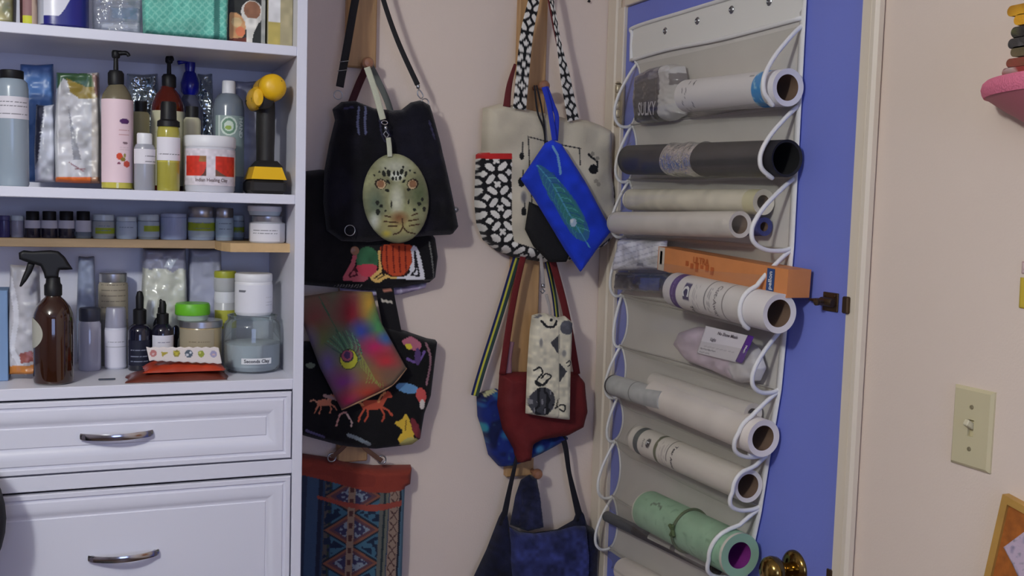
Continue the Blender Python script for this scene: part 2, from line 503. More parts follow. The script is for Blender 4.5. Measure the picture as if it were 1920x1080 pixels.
# slide latch
lc = onX(1558, 566, DX); ly, lz = lc[1], lc[2]; ls = onX(1523, 562, DX)
mb = MB(); mb.add(*box((DX-.003, ly-.020, lz-.016), (DX, ly+.018, lz+.016), .001))
for s in (-1, 1): mb.add(*lathe([(.003, 0), (.0025, .0015), (0, .002)], (DX-.003, ly+s*.013, lz+.011), (-1, 0, 0), 10))
lt = mb.build('latch', BRONZE, d1, .6)
mb = MB(); mb.add(*lathe([(.0065, 0), (.0075, .002), (.0075, .030), (.0065, .032)], (DX-.0085, ly-.016, lz), (0, 1, 0), 16)); mb.add(*lathe([(.0045, 0), (.0045, .012), (.0016, .034), (0, .0345)], (DX-.0085, ly+.012, lz), (0, 1, 0), 12)); mb.build('latch_bolt', BRONZE, lt, .7)
mb = MB(); mb.add(*lathe([(.003, 0), (.003, .010), (.006, .013), (.006, .018), (0, .02)], (DX-.014, ly, lz), (-1, 0, 0), 12)); mb.build('latch_thumb', BRONZE, lt, .7)
mb = MB(); mb.add(*box((XR-.021, DY0-.012, lz-.014), (XR-.013, DY0+.002, lz+.014), .002)); mb.build('latch_keeper', BRONZE, lt, .6)

# ------------------------------------------------------------------ light switch
sy0, sy1 = 1.119, 1.050; szc = (1.313+1.206)/2
PLATE = mat('switch_plate_plastic', (206, 196, 160), .4)
sw = empty('light_switch', (XR, (sy0+sy1)/2, szc-.058), 'ivory toggle light switch plate on the wall right of the blue door', 'light switch')
sc = (sy0+sy1)/2
def rings(rects, name, mt, parent, smooth=.5):
    """nested rectangles [(y0,y1,z0,z1,x)] on a wall facing -x, closed by the last one"""
    V = []; Fc = []
    for (y0, y1, z0, z1, x) in rects: V += [(x, y0, z0), (x, y1, z0), (x, y1, z1), (x, y0, z1)]
    for i in range(len(rects)-1):
        for j in range(4): k = (j+1) % 4; Fc.append((i*4+j, i*4+k, i*4+4+k, i*4+4+j))
    n = len(rects)*4-4; Fc.append((n, n+1, n+2, n+3))
    return build(name, V, Fc, mt, parent, smooth)
h = .0575; wv = .0352
rings([(sc-wv, sc+wv, szc-h, szc+h, XR), (sc-wv, sc+wv, szc-h, szc+h, XR-.003), (sc-wv+.004, sc+wv-.004, szc-h+.004, szc+h-.004, XR-.0065), (sc-.0052, sc+.0052, szc-.012, szc+.012, XR-.0065), (sc-.0052, sc+.0052, szc-.012, szc+.012, XR-.001)], 'cover_plate', PLATE, sw)
mb = MB(); V, Fc = box((-.013, -.0042, -.0045), (.004, .0042, .0045), .0012); V = np.array(V); a = .5
V = np.c_[V[:, 0]*math.cos(a)+V[:, 2]*math.sin(a), V[:, 1], -V[:, 0]*math.sin(a)+V[:, 2]*math.cos(a)]+np.array([XR-.005, sc, szc+.003])
mb.add(V, Fc); mb.build('toggle', mat('switch_toggle', (214, 206, 176), .35), sw, .6)
for s in (-1, 1):
    mb = MB(); mb.add(*lathe([(.0034, 0), (.0030, .0012), (0, .0016)], (XR-.0064, sc, szc+s*.0302), (-1, 0, 0), 14)); mb.add(*box((XR-.0083, sc-.0003, szc+s*.0302-.0028), (XR-.0078, sc+.0003, szc+s*.0302+.0028))); mb.build('screw', mat('painted_screw', (150, 140, 112), .4, .4), sw, .6)

# ------------------------------------------------------------------ white shelf cabinet
WHITE = mat('white_melamine', (226, 226, 238), .38, bump=.03, bscale=120)
YC = 1.935; CX0, CX1 = -.285, .380; PT = .019
cab = empty('shelf_cabinet', ((CX0+CX1)/2, 2.08, 0), 'white shelf cabinet with open shelves above moulded drawers', 'cabinet')
def cb(name, lo, hi, bev=.0012, mt=WHITE, parent=cab, sm=False):
    mb = MB(); mb.add(*box(lo, hi, bev)); return mb.build(name, mt, parent, sm)
cb('side_panel', (CX1-PT, YC, 0), (CX1, YB-.005, 2.36)); cb('side_panel', (CX0, YC, 0), (CX0+PT, YB-.005, 2.36))
cb('back_panel', (CX0+PT, YB-.016, .05), (CX1-PT, YB-.010, 2.34))
SI0, SI1, SB = CX0+PT, CX1-PT, YB-.016
Z1, Z2, Z3 = 1.838, 1.565, 1.2185
for z, t in ((2.34, .019), (Z1, .018), (Z2, .018), (Z3, .0205), (1.063, .027)):
    cb('shelf' if z > 1.1 else 'rail', (SI0, YC+.001, z-t), (SI1, SB, z))
cb('plinth', (SI0, YC+.03, 0), (SI1, YC+.045, .08))
def drawer(z0, z1, hx0, hx1, hz):
    x0, x1 = SI0+.0025, SI1-.0025
    prof = [(0, -.012), (0, .0), (.0015, .0018), (.0085, .0018), (.0105, -.0016), (.0135, -.0016), (.016, .0012), (.024, .0020), (.031, .0008), (.038, -.0022), (.044, -.0052), (.0455, -.0052), (.047, -.0035)]
    V = []; Fc = []
    for i, (ins, pr) in enumerate(prof): V += [(x0+ins, YC-pr+.001, z0+ins), (x1-ins, YC-pr+.001, z0+ins), (x1-ins, YC-pr+.001, z1-ins), (x0+ins, YC-pr+.001, z1-ins)]
    for i in range(len(prof)-1):
        for j in range(4): k = (j+1) % 4; Fc.append((i*4+j, i*4+k, i*4+4+k, i*4+4+j))
    n = len(prof)*4-4; Fc.append((n, n+1, n+2, n+3))
    d = build('drawer', V, Fc, WHITE, cab, .5)
    t = np.linspace(0, 1, 25); hc = (hx0+hx1)/2; hw = (hx1-hx0)/2
    yf = YC+.0035+.001
    path = np.c_[hx0+(hx1-hx0)*t, yf-.004-.022*np.sin(math.pi*t)**.8, np.full(25, hz)]
    nrm = np.c_[-(t-.5)*.6, -np.ones(25), np.zeros(25)]
    V2, F2, s_, t_ = strip(path, .0115, nrm, .0035, 4)
    hb = MB(); hb.add(V2, F2)
    for x in (hx0+.006, hx1-.006): hb.add(*lathe([(.0045, 0), (.0045, .012)], (x, yf, hz), (0, -1, 0), 12))
    hb.build('handle', CHROME, d, .7)
    return d
ha, hb_ = onY(151, 822, YC), onY(286, 817, YC)
drawer(1.0665, 1.1938, ha[0], hb_[0], (ha[2]+hb_[2])/2+.004)
ha, hb_ = onY(166, 1048, YC), onY(297, 1043, YC)
drawer(.700, 1.0310, ha[0]-.0, hb_[0], (ha[2]+hb_[2])/2+.004)
cb('rail', (SI0, YC+.001, .674), (SI1, SB, .698))
drawer(.340, .672, -.011, .109, .51)
# ------------------------------------------------------------------ bags on the back wall
CLOTH = mat('printed_cloth', vcol=True, rough=.85, bump=.35, bscale=900, weave=True, spec=.25, sheen=.1)
CLOTH_N = mat('napped_cloth', vcol=True, rough=.9, bump=.6, bscale=450, spec=.2, sheen=.15, var=.12, vscale=60)
BLACKWEB = mat('black_webbing', (26, 24, 28), .75, bump=.4, bscale=900, weave=True)
WOOD = mat('peg_board_wood', (190, 150, 104), .55, var=.16, vscale=18, stretch=(4, 4, .35), bump=.06, bscale=40)
KNOBW = mat('peg_knob_wood', (150, 104, 78), .4, var=.1, vscale=40)
def wallpt(p, off): return mapY(np.asarray(p, float), YB-off)
def band(name, pts, off, width, mt, parent, paint=None, thick=.002, sm=True, nw=6, n=10, rgb=(30, 30, 30), normal=(0, -1, 0)):
    """strap through pattern points (x, y[, extra offset])"""
    pts = np.array([tuple(p)+((0,) if len(p) == 2 else ()) for p in pts], float)
    P = np.array([onY(p[0], p[1], YB-off-p[2]) for p in pts])
    ks = np.linspace(0, 1, len(P))
    Q = spline(P, n) if sm else np.array([P[0]+(P[-1]-P[0])*t for t in np.linspace(0, 1, n*len(P))])
    wd = np.interp(np.linspace(0, 1, len(Q)), np.linspace(0, 1, len(np.atleast_1d(width))), np.atleast_1d(width)) if np.ndim(width) else width
    V, Fc, s, t = strip(Q, wd, normal, thick, nw)
    col = None
    if paint is not None:
        pa = Paint(np.c_[s, t], rgb); paint(pa); col = pa.c
    return build(name, V, Fc, mt, parent, True, col)
def ring(name, x, y, off, r, t, mt, parent, rz=1.0, tilt=0):
    c = onY(x, y, YB-off); th = np.linspace(0, 2*math.pi, 24, endpoint=False)
    P = np.c_[c[0]+r*np.cos(th), c[1]+r*np.sin(th)*tilt, c[2]+r*rz*np.sin(th)]
    return build(name, *tube(P, t, 6, True), mt, parent)
def clasp(x, y, off, parent, h=.028, lean=0.0):
    """swivel snap hook hanging down from a point"""
    c = onY(x, y, YB-off); mb = MB()
    mb.add(*lathe([(.002, 0), (.004, .002), (.004, .008), (.0025, .010)], (c[0], c[1], c[2]-.010), n=12))
    P = spline(np.array([(0, 0, -.010), (-.005, 0, -.016), (-.0055, 0, -h+.006), (0, 0, -h), (.0055, 0, -h+.006), (.004, 0, -.017), (0, 0, -.011)]), 5)
    P[:, 0] += lean*P[:, 2]
    mb.add(*tube(P+c, .0013, 6)); return mb.build('snap_hook', STEEL, parent)
def board(name, x0, x1, yt, yb, label, knobs):
    a, b = onY(x0, (yt+yb)/2, YB-.018), onY(x1, (yt+yb)/2, YB-.018); zt, zb = onY((x0+x1)/2, yt, YB-.018)[2], onY((x0+x1)/2, yb, YB-.018)[2]
    e = empty(name, ((a[0]+b[0])/2, YB, zb), label, 'peg board')
    mb = MB(); mb.add(*box((a[0], YB-.019, zb), (b[0], YB, zt), .003)); mb.build('board', WOOD, e, .6)
    for kx, ky, L in knobs:
        c = onY(kx, ky, YB-L)
        mb = MB(); mb.add(*lathe([(.006, .016), (.006, L-.016), (.009, L-.012), (.0125, L-.004), (.0125, L+.002), (.009, L+.008), (0, L+.010)], (c[0], YB, c[2]), (0, -1, 0), 20)); mb.build('peg', KNOBW, e, .8)
    return e
board('peg_board', 651, 708, -170, 127, 'short wooden peg board at the top behind the black handbag', [(690, 118, .06), (692, -120, .13)])
board('peg_board', 636, 693, 420, 866, 'wooden peg board end showing between the horse print bag and orange band', [(664, 470, .05), (668, 640, .05), (664, 822, .05)])
board('peg_board', 964, 1017, -170, 892, 'long wooden peg board behind the canvas tote and red bag', [(1021, 161, .075), (1008, 905-16, .05), (1012, 470, .05), (1008, -90, .1)])

# black bag with appliqué panel, behind
e = empty('shoulder_bag', onY(680, 545, YB-.03), 'black cloth bag with red, green and pumpkin applique panel along its bottom', 'bag', 'bags hanging on the back wall')
def pt(Q):
    p = Paint(Q, (18, 16, 20)); p.noise(30, .25, seed=2)
    p.poly([(655, 430), (690, 418), (700, 440), (702, 468), (695, 490), (668, 500), (655, 470)], (30, 30, 30), True)
    p.ell(679, 484, 21, 23, (60, 110, 75)); p.noise(9, .12, seed=4)
    p.poly([(659, 497), (680, 493), (697, 497), (690, 515), (668, 514)], (205, 70, 88), True)
    p.poly([(634, 520), (648, 492), (655, 470), (660, 478), (656, 498), (668, 513), (681, 518), (672, 525), (650, 524)], (190, 92, 105), True)
    p.line([(646, 514), (655, 500), (660, 513), (648, 516)], 3.2, (80, 20, 34))
    p.poly([(699, 470), (706, 470), (707, 497), (706, 507), (714, 512), (733, 516), (731, 520), (714, 519), (700, 527), (688, 523), (685, 517), (697, 506), (701, 498)], (232, 190, 110), True)
    p.line([(693, 519), (706, 509), (711, 513), (699, 520)], 2.6, (46, 30, 24))
    p.poly([(707, 458), (758, 458), (761, 480), (758, 500), (745, 514), (722, 514), (708, 500), (705, 480)], (200, 78, 44), True)
    for i, x in enumerate((715, 727, 738, 749)): p.line([(x-1, 460), (x, 484), (x+2, 508)], 2.6, (118, 34, 28), True)
    p.line([(707, 455), (705, 480), (708, 500), (722, 514), (745, 514), (757, 500)], 2.5, (60, 26, 24), True)
    p.poly([(759, 466), (765, 459), (773, 468), (780, 495), (784, 520), (774, 521), (737, 520), (735, 516), (748, 515), (757, 508), (757, 500), (762, 486)], (228, 226, 232), True)
    p.line([(766, 470), (771, 495), (774, 514), (760, 513), (768, 503), (766, 470)], 3.4, (28, 26, 32))
    p.line([(793, 452), (803, 522)], 2.4, (120, 120, 116)); p.line([(783, 522), (806, 522)], 2, (110, 108, 100))
    for i in range(10): p.line([(622+i*5.2, 531), (622+i*5.0, 537)], 1.8, (170, 160, 150))
    p.line([(640, 432), (645, 445), (656, 444)], 2, (120, 125, 140)); return p
slab('bag_body', [(535, 325), (600, 318), (645, 322), (655, 350), (800, 430), (812, 445), (817, 480), (812, 520), (800, 530), (740, 539), (690, 545), (640, 540), (560, 533), (530, 528)], YB-.012, .045, CLOTH, e, 2.0, 16, pt, .004, 60, 3)
def pl(Q): p = Paint(Q, (176, 160, 190)); p.noise(14, .3, seed=8); p.noise(7, .8, (235, 235, 245), 5, .45); return p  # white flecks paint highlights into the lavender
slab('lining_edge', [(636, 539), (690, 543), (760, 537), (800, 529), (798, 540), (752, 552), (700, 556), (662, 561), (640, 556)], YB-.016, .012, CLOTH, e, 2.5, 6, pl, .003, 12)
band('strap', [(690, 122, .02), (670, 165), (648, 230), (632, 325)], .024, .016, mat('maroon_strap', (70, 24, 32), .8, bump=.3, bscale=700), e)
band('strap', [(694, 122, .02), (708, 150), (728, 195), (745, 260)], .020, .014, mat('grey_green_strap', (104, 108, 102), .85, bump=.3, bscale=700), e)

# black shoulder bag in front
e = empty('shoulder_bag', onY(735, 452, YB-.07), 'black shoulder bag with webbing strap, hanging at the top left', 'bag', 'bags hanging on the back wall')
def pt(Q):
    p = Paint(Q, (17, 16, 23)); p.noise(22, .35, seed=11); p.noise(70, .5, (26, 25, 42), 13, .1)  # broad dark blue patches paint a sheen into the black cloth
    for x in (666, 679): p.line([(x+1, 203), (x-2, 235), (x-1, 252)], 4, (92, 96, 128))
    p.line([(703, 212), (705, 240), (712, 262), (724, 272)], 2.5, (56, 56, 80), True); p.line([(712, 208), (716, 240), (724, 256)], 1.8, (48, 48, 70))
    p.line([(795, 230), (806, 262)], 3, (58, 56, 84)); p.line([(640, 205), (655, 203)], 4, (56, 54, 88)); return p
slab('bag_body', [(640, 191), (665, 189), (700, 203), (735, 207), (752, 206), (770, 192), (788, 188), (803, 197), (808, 212), (822, 262), (838, 330), (851, 392), (857, 425), (845, 440), (800, 442), (690, 454), (640, 452), (612, 432), (606, 380), (608, 320), (617, 270), (628, 225), (623, 205)], YB-.062, .034, CLOTH_N, e, 2.3, 16, pt, .006, 45, 5, back=.006)
band('strap', [(690, -115), (668, -10), (652, 80), (637, 163)], .082, [.0165, .0165, .0165], BLACKWEB, e, thick=.0025)
band('strap', [(690, -115), (716, -10), (745, 75), (783, 159)], .080, [.011, .0105, .0115], BLACKWEB, e, thick=.0025)
for y, x in ((116, 646), (133, 642)):
    a, b = onY(x-9, y, YB-.0855), onY(x+9, y-2, YB-.0855); mb = MB(); mb.add(*tube([a, b], .0011, 6)); mb.build('slider', STEEL, e)
c = onY(660, 420, YB-.10); ring('ring', 656, 432, .108, .011, .0010, STEEL, e)
ring('strap_loop', 634, 178, .079, .009, .0013, STEEL, e); clasp(784, 158, .080, e, .030, -.25); ring('strap_loop', 797, 192, .078, .008, .0013, STEEL, e)
mb = MB(); c = onY(854, 393, YB-.075); mb.add(*lathe([(.006, -.004), (.007, 0), (.005, .006)], c, (0, -1, 0), 14)); mb.build('rivet', STEEL, e)

# leopard face pouch
e = empty('coin_pouch', onY(742, 456, YB-.12), 'oval pouch printed with a leopard face, hanging over the black bag', 'pouch', 'bags hanging on the back wall')
def pt(Q):
    p = Paint(Q, (150, 150, 112)); p.noise(26, .14, seed=3)
    p.ell(738, 312, 40, 22, (190, 192, 170), soft=.8); p.ell(700, 380, 24, 40, (100, 112, 92), soft=.9); p.ell(782, 365, 24, 40, (96, 106, 74), soft=.9)
    p.ell(740, 375, 17, 40, (208, 210, 186), soft=.7); p.ell(700, 415, 14, 22, (206, 210, 196), soft=.8); p.ell(742, 420, 44, 28, (172, 160, 104), soft=.8)
    p.ell(722, 438, 12, 9, (196, 178, 74), soft=.9); p.ell(745, 408, 20, 15, (140, 100, 66), soft=.8)
    p.ell(740, 330, 17, 12, (220, 224, 208), soft=.5)
    for x, y, rx, ry, r in ((716, 326, 3, 6, -15), (725, 325, 3.4, 6.5, -5), (735, 325, 2.2, 5, 0), (742, 325, 2.2, 5, 0), (749, 322, 3.4, 6, 10), (757, 327, 2.4, 6, 15), (733, 335, 2.6, 4, 0), (739, 335, 1.5, 4, 0), (746, 334, 2.6, 4, 0), (724, 341, 2.4, 5, -40), (753, 340, 2, 4, 40), (708, 322, 2, 2, 0), (719, 316, 2, 2, 0), (752, 314, 2, 2.6, 0), (765, 320, 2, 2, 0), (774, 324, 2, 2, 0), (699, 329, 2, 2, 0),
                           (704, 380, 3, 4, 0), (711, 386, 3, 3.6, 0), (705, 397, 3.6, 6, 0), (719, 395, 2, 2, 0), (788, 374, 2.4, 4, 0), (782, 382, 3.4, 3.8, 0), (792, 392, 3, 5, 0), (773, 393, 3, 3, 0), (730, 383, 1.3, 7, 0), (762, 378, 1.4, 6, 10), (722, 357, 4, 3, 30), (763, 355, 4, 3, -30)):
        p.ell(x, y, rx*1.1, ry, (38, 40, 34), r)
    for x, s in ((710, 1), (770, -1)):
        p.ell(x, 345, 11, 10, (52, 40, 30), 20*s); p.ell(x+1*s, 346, 8.4, 8.4, (205, 180, 140)); p.ell(x, 345, 6.6, 7, (150, 108, 78))
    for L in ([(718, 404), (729, 407)], [(717, 415), (742, 417)], [(724, 424), (740, 423)], [(768, 404), (778, 400)], [(762, 414), (780, 411)], [(764, 423), (783, 420)], [(750, 410), (752, 426)], [(752, 424), (745, 435), (734, 439)], [(752, 426), (760, 434), (776, 438)]):
        p.line(L, 2.6, (78, 54, 36), True)
    p.noise(5, .05, seed=9); return p
th = np.linspace(0, 2*math.pi, 40, endpoint=False)
ol = np.c_[742+62*np.cos(th)+4*np.sin(th), 372+84*np.sin(th)]
slab('pouch_body', ol, YB-.106, .016, CLOTH, e, 1.6, 26, pt, 0)
CREAM = mat('cream_strap', (206, 208, 184), .85, bump=.4, bscale=700, weave=True)
band('wrist_strap', [(688, 126), (703, 170), (718, 224)], .118, .0135, CREAM, e, thick=.003, n=14)
ring('strap_loop', 721, 230, .120, .0065, .0012, CHROME, e, .6); clasp(723, 236, .121, e, .024, -.1)
band('tab', [(728, 258), (730, 275), (731, 294)], .119, .0105, CREAM, e, thick=.003)

# horse print bag
e = empty('shoulder_bag', onY(690, 840, YB-.03), 'black bag printed with small coloured horses, below the rainbow pouch', 'bag', 'bags hanging on the back wall')
def horse(p, x, y, s, rgb, mane, flip=1):
    f = lambda L: [(x+a*s*flip, y+b*s) for a, b in L]
    p.poly(f([(-14, -6), (0, -8), (10, -7), (18, -18), (23, -20), (28, -13), (26, -10), (20, -9), (15, 2), (12, 6), (-12, 6), (-17, 2)]), rgb, True)
    for L in ([(-13, 4), (-18, 14), (-22, 24)], [(-9, 5), (-8, 15), (-12, 25)], [(10, 4), (16, 13), (14, 24)], [(12, 3), (22, 8), (28, 16)]): p.line(f(L), 3.0*s, rgb, True)
    p.line(f([(17, -18), (11, -12), (8, -5)]), 3.4*s, mane, True); p.line(f([(-16, 0), (-24, -6), (-32, -3)]), 3.6*s, mane, True)
def pt(Q):
    p = Paint(Q, (15, 14, 17)); p.noise(30, .2, seed=21)
    horse(p, 690, 752, 1.25, (196, 86, 62), (226, 150, 96)); horse(p, 600, 748, .8, (206, 128, 98), (210, 150, 120))
    p.poly([(742, 780), (752, 770), (760, 786), (768, 800), (760, 822), (745, 826), (736, 815), (745, 800), (730, 786)], (228, 190, 66), True)
    p.poly([(762, 776), (776, 792), (782, 815), (770, 812), (762, 795)], (130, 50, 58), True); p.poly([(740, 826), (760, 812), (782, 824), (760, 832)], (196, 186, 110), True)
    p.line([(752, 782), (750, 800)], 2, (120, 80, 30)); p.ell(754, 722, 22, 9, (110, 160, 205), 12); p.ell(780, 736, 9, 15, (208, 88, 84), -10); p.ell(782, 752, 5, 9, (220, 210, 200))
    p.poly([(744, 636), (764, 628), (780, 640), (776, 652), (760, 650)], (190, 110, 130), True); p.ell(757, 645, 7, 5, (226, 208, 66), 20)
    p.line([(755, 668), (768, 674), (780, 668), (786, 655)], 4.5, (120, 92, 160), True); p.line([(790, 640), (798, 672), (790, 715)], 4, (150, 110, 120), True); p.ell(774, 664, 6, 16, (90, 66, 118))
    p.line([(645, 808), (665, 816), (684, 826)], 7, (130, 140, 146), True); p.line([(600, 735), (625, 742)], 6, (186, 150, 140)); p.line([(568, 800), (600, 812)], 5, (90, 84, 120))
    p.line([(622, 790), (630, 770), (640, 766)], 3, (206, 150, 140), True); p.line([(642, 770), (650, 782), (650, 792)], 3, (220, 190, 180), True); p.ell(575, 680, 9, 5, (120, 130, 110)); return p
slab('bag_body', [(538, 640), (566, 640), (620, 640), (700, 604), (735, 613), (762, 621), (800, 634), (817, 637), (812, 680), (805, 740), (793, 772), (785, 820), (768, 832), (700, 840), (640, 835), (566, 815), (535, 810)], YB-.022, .042, CLOTH, e, 2.0, 18, pt, .005, 55, 9)
def ps(p):
    for i in range(5): p.line([(.012+i*.024, -.5), (.020+i*.024, .5)], .005, (214, 206, 190)) if i % 2 == 0 else p.line([(.014+i*.024, .7), (.018+i*.024, -.2)], .006, (196, 130, 110))
band('strap', [(716, 470, -.01), (722, 545), (730, 590), (738, 630)], .045, .0395, CLOTH, e, ps, .003, rgb=(24, 22, 26), n=14, nw=12)

# rainbow feather pouch
e = empty('zip_pouch', onY(650, 768, YB-.08), 'tie dye rainbow pouch with a peacock feather eye', 'pouch', 'bags hanging on the back wall')
def pt(Q):
    p = Paint(Q, (120, 120, 96))
    for x, y, rx, ry, c in ((590, 600, 40, 60, (150, 86, 80)), (655, 585, 30, 50, (160, 44, 58)), (690, 570, 22, 44, (224, 176, 70)), (706, 610, 22, 40, (96, 176, 110)), (672, 620, 26, 24, (70, 86, 190)), (605, 640, 34, 40, (120, 130, 80)), (640, 640, 30, 34, (92, 130, 104)), (700, 650, 36, 26, (220, 50, 120)), (720, 675, 36, 26, (226, 66, 76)), (660, 690, 40, 30, (150, 140, 88)), (612, 680, 22, 34, (126, 108, 170)), (640, 715, 36, 30, (150, 70, 150)), (700, 705, 34, 20, (180, 120, 76)), (690, 735, 50, 22, (208, 74, 56)), (650, 750, 30, 18, (190, 50, 96)), (728, 700, 26, 16, (150, 110, 90)), (722, 632, 20, 14, (80, 130, 205)), (580, 640, 18, 30, (130, 120, 150))):
        p.ell(x, y, rx*1.25, ry*1.25, c, soft=.9)
    for i in range(16):
        a = math.radians(-150+i*11); x, y = 650+math.cos(a)*24, 668+math.sin(a)*22
        p.line([(650, 670), (x, y), (x-22+i*1.5, y-30+abs(i-8)*2)], 1.4, (110, 170, 130) if i % 2 else (70, 100, 90), True)
    p.line([(648, 660), (622, 605), (596, 556)], 2.0, (74, 110, 84), True)
    for i in range(7): p.line([(672, 660+i*4), (688+i*4, 690+i*6), (684+i*5, 716)], 1.3, (170, 170, 90), True)
    p.ell(651, 672, 20, 22, (110, 130, 76), soft=.4); p.ell(651, 672, 17.5, 19.5, (66, 72, 46)); p.ell(651, 672, 16, 18, (222, 222, 70)); p.ell(648, 666, 12, 12, (64, 50, 70)); p.ell(648, 665, 10, 10, (186, 96, 120)); p.ell(648, 664, 6, 7, (90, 60, 110)); p.c = p.c*.86; return p
slab('pouch_body', [(545, 562), (566, 556), (640, 545), (698, 547), (712, 600), (762, 690), (735, 722), (640, 768), (600, 690), (566, 600)], YB-.086, .014, CLOTH, e, 1.8, 12, pt, .003, 40, 4)
a = [onY(x, y, YB-.092) for x, y in ((640, 768), (690, 746), (735, 722), (762, 690))]
build('zip', *tube(spline(np.array(a), 8), .0022, 6), mat('tan_zip', (170, 130, 96), .7), e)

# orange and blue woven bag
e = empty('tote_bag', onY(660, 1118, YB-.03), 'woven blue patterned bag with orange band, at the bottom left', 'bag', 'bags hanging on the back wall')
def pt(Q):
    p = Paint(Q, (46, 76, 118)); x, y = Q[:, 0], Q[:, 1]; sh = (y-900)*.045; X = x+sh
    def vb(a, b, c): p.put(((X > a) & (X < b)).astype(float), c)
    vb(520, 570, (50, 66, 100)); vb(570, 592, (62, 96, 140)); vb(592, 600, (40, 50, 80)); vb(604, 612, (104, 94, 88)); vb(612, 616, (60, 80, 60))
    X0 = 657; d = np.abs(((y-985)/62+.5) % 1-.5)*2; r = np.abs(X-X0)/52
    dia = d+r
    p.put(((X > 618) & (X < 706)).astype(float), (64, 126, 160))
    p.put(((dia < 1.0) & (r < 1)).astype(float), (176, 96, 66)); p.put((dia < .84).astype(float)*(r < 1), (120, 70, 84)); p.put((dia < .66)*(r < 1)*1.0, (66, 62, 110))
    p.put(((dia < .66) & (vnoise(Q, 4, 3) > .1)).astype(float)*(r < 1), (150, 170, 190)); p.put(((dia > 1.25) & (r < 1) & (vnoise(Q, 7, 6) > 0))*1.0, (30, 50, 86))
    p.put(((dia > 1.0) & (dia < 1.12) & (r < 1))*1.0, (36, 50, 70))
    vb(648, 661, (190, 150, 120)); p.put(((X > 651) & (X < 658) & (np.sin(y/3.6) > .1))*1.0, (110, 60, 56))
    vb(706, 713, (120, 120, 110)); vb(713, 717, (40, 60, 70)); vb(717, 722, (130, 130, 110)); vb(724, 742, (186, 150, 126))
    p.put(((X > 726) & (X < 740) & (np.abs(np.abs(((y/22) % 1)-.5)*2-np.abs(X-733)/8) < .16))*1.0, (104, 62, 60)); vb(742, 746, (36, 40, 60)); vb(746, 757, (96, 150, 180)); vb(757, 800, (50, 70, 120))
    up = np.interp(x, [530, 566, 620, 690, 720, 770], [882, 884, 898, 917, 916, 908])
    p.put((y < up).astype(float), (196, 62, 40)); p.put(((y < up) & (vnoise(Q*[.3, 1], 12, 8) > .2))*.25, (150, 44, 34))
    mid = np.interp(x, [588, 640, 680, 710, 745], [924, 938, 945, 943, 935]); p.put(((np.abs(y-mid) < np.interp(x, [590, 700, 745], [3, 6, 5])) & (x > 588) & (x < 745))*1.0, (206, 74, 54)); p.c = p.c*.62+p.c.mean(1)[:, None]*.20; return p
slab('bag_body', [(538, 846), (566, 850), (620, 858), (660, 868), (700, 872), (770, 871), (767, 905), (757, 910), (755, 960), (750, 1118), (530, 1118)], YB-.014, .034, CLOTH, e, 1.9, 14, pt, .003, 60, 2)
for x in (622, 716):
    ring('ring', x, 858 if x < 700 else 862, .045, .009, .0018, STEEL, e)
band('strap', [(668, 822), (690, 845), (716, 864)], .046, .010, mat('brown_strap', (96, 66, 52), .8, bump=.3), e); band('strap', [(660, 822), (640, 842), (622, 858)], .046, .010, MATS['brown_strap'], e)

# canvas tote
e = empty('tote_bag', onY(1020, 492, YB-.05), 'natural canvas tote with black and white geometric pockets and straps', 'bag', 'bags hanging on the back wall')
BWP = 44.0
def pt(Q):
    p = Paint(Q, (208, 198, 176)); p.noise(40, .08, seed=31); p.noise(24, .05, seed=33)
    w = bwprint(Q[:, 0]/BWP+.12*np.sin(Q[:, 1]/40), Q[:, 1]/BWP+.15*np.sin(Q[:, 0]/35))
    pk = inpoly(Q, np.array([(880, 290), (947, 291), (946, 420), (950, 452), (1000, 468), (1050, 476), (1090, 478), (1136, 440), (1137, 322), (1160, 322), (1160, 500), (960, 500), (880, 460)]))
    p.put(pk*1.0, (26, 25, 28)); p.put((pk & w)*1.0, (232, 228, 220))
    p.poly([(885, 287), (948, 289), (948, 300), (885, 298)], (196, 40, 40)); p.poly([(1135, 318), (1150, 320), (1150, 336), (1136, 334)], (150, 44, 44))
    for L in ([(977, 258), (1022, 270), (1072, 280)], [(977, 258), (980, 330), (986, 412)], [(1070, 280), (1071, 310)]): p.line(L, 2.2, (40, 40, 46))
    for x, y, rx, ry in ((966, 294, 4, 7), (965, 342, 6, 9), (968, 396, 5, 8), (1096, 318, 9, 9)): p.ell(x, y, rx, ry, (26, 26, 28))
    p.line([(1103, 316), (1103, 304), (1092, 296), (1087, 291)], 4, (26, 26, 28), True); p.line([(967, 268), (967, 290)], 2.4, (60, 60, 60)); p.line([(968, 320), (968, 336)], 2.4, (60, 60, 60)); p.line([(969, 372), (970, 390)], 2.4, (60, 60, 60))
    for x, y in ((1094, 290), (1103, 298), (1100, 340), (1104, 346)): p.ell(x, y, 4, 4, (150, 142, 128))
    p.ell(968, 370, 7, 14, (130, 126, 126), soft=.6); return p
slab('bag_body', [(905, 203), (935, 195), (968, 198), (985, 205), (1060, 222), (1095, 225), (1120, 234), (1140, 245), (1142, 330), (1149, 400), (1148, 440), (1130, 460), (1080, 488), (1020, 492), (960, 482), (930, 470), (905, 450), (893, 420), (889, 380), (892, 290), (902, 284)], YB-.036, .045, CLOTH, e, 1.7, 20, pt, .007, 60, 12)
def ps(p):
    w = bwprint(p.p[:, 1]*.33+.5, p.p[:, 0]/.047); p.put(w*1.0, (234, 230, 222))
band('strap', [(1016, -95), (1001, 0), (987, 70), (974, 205)], .085, [.024, .027, .031, .032], CLOTH, e, ps, .003, nw=26, n=34, rgb=(24, 24, 27))
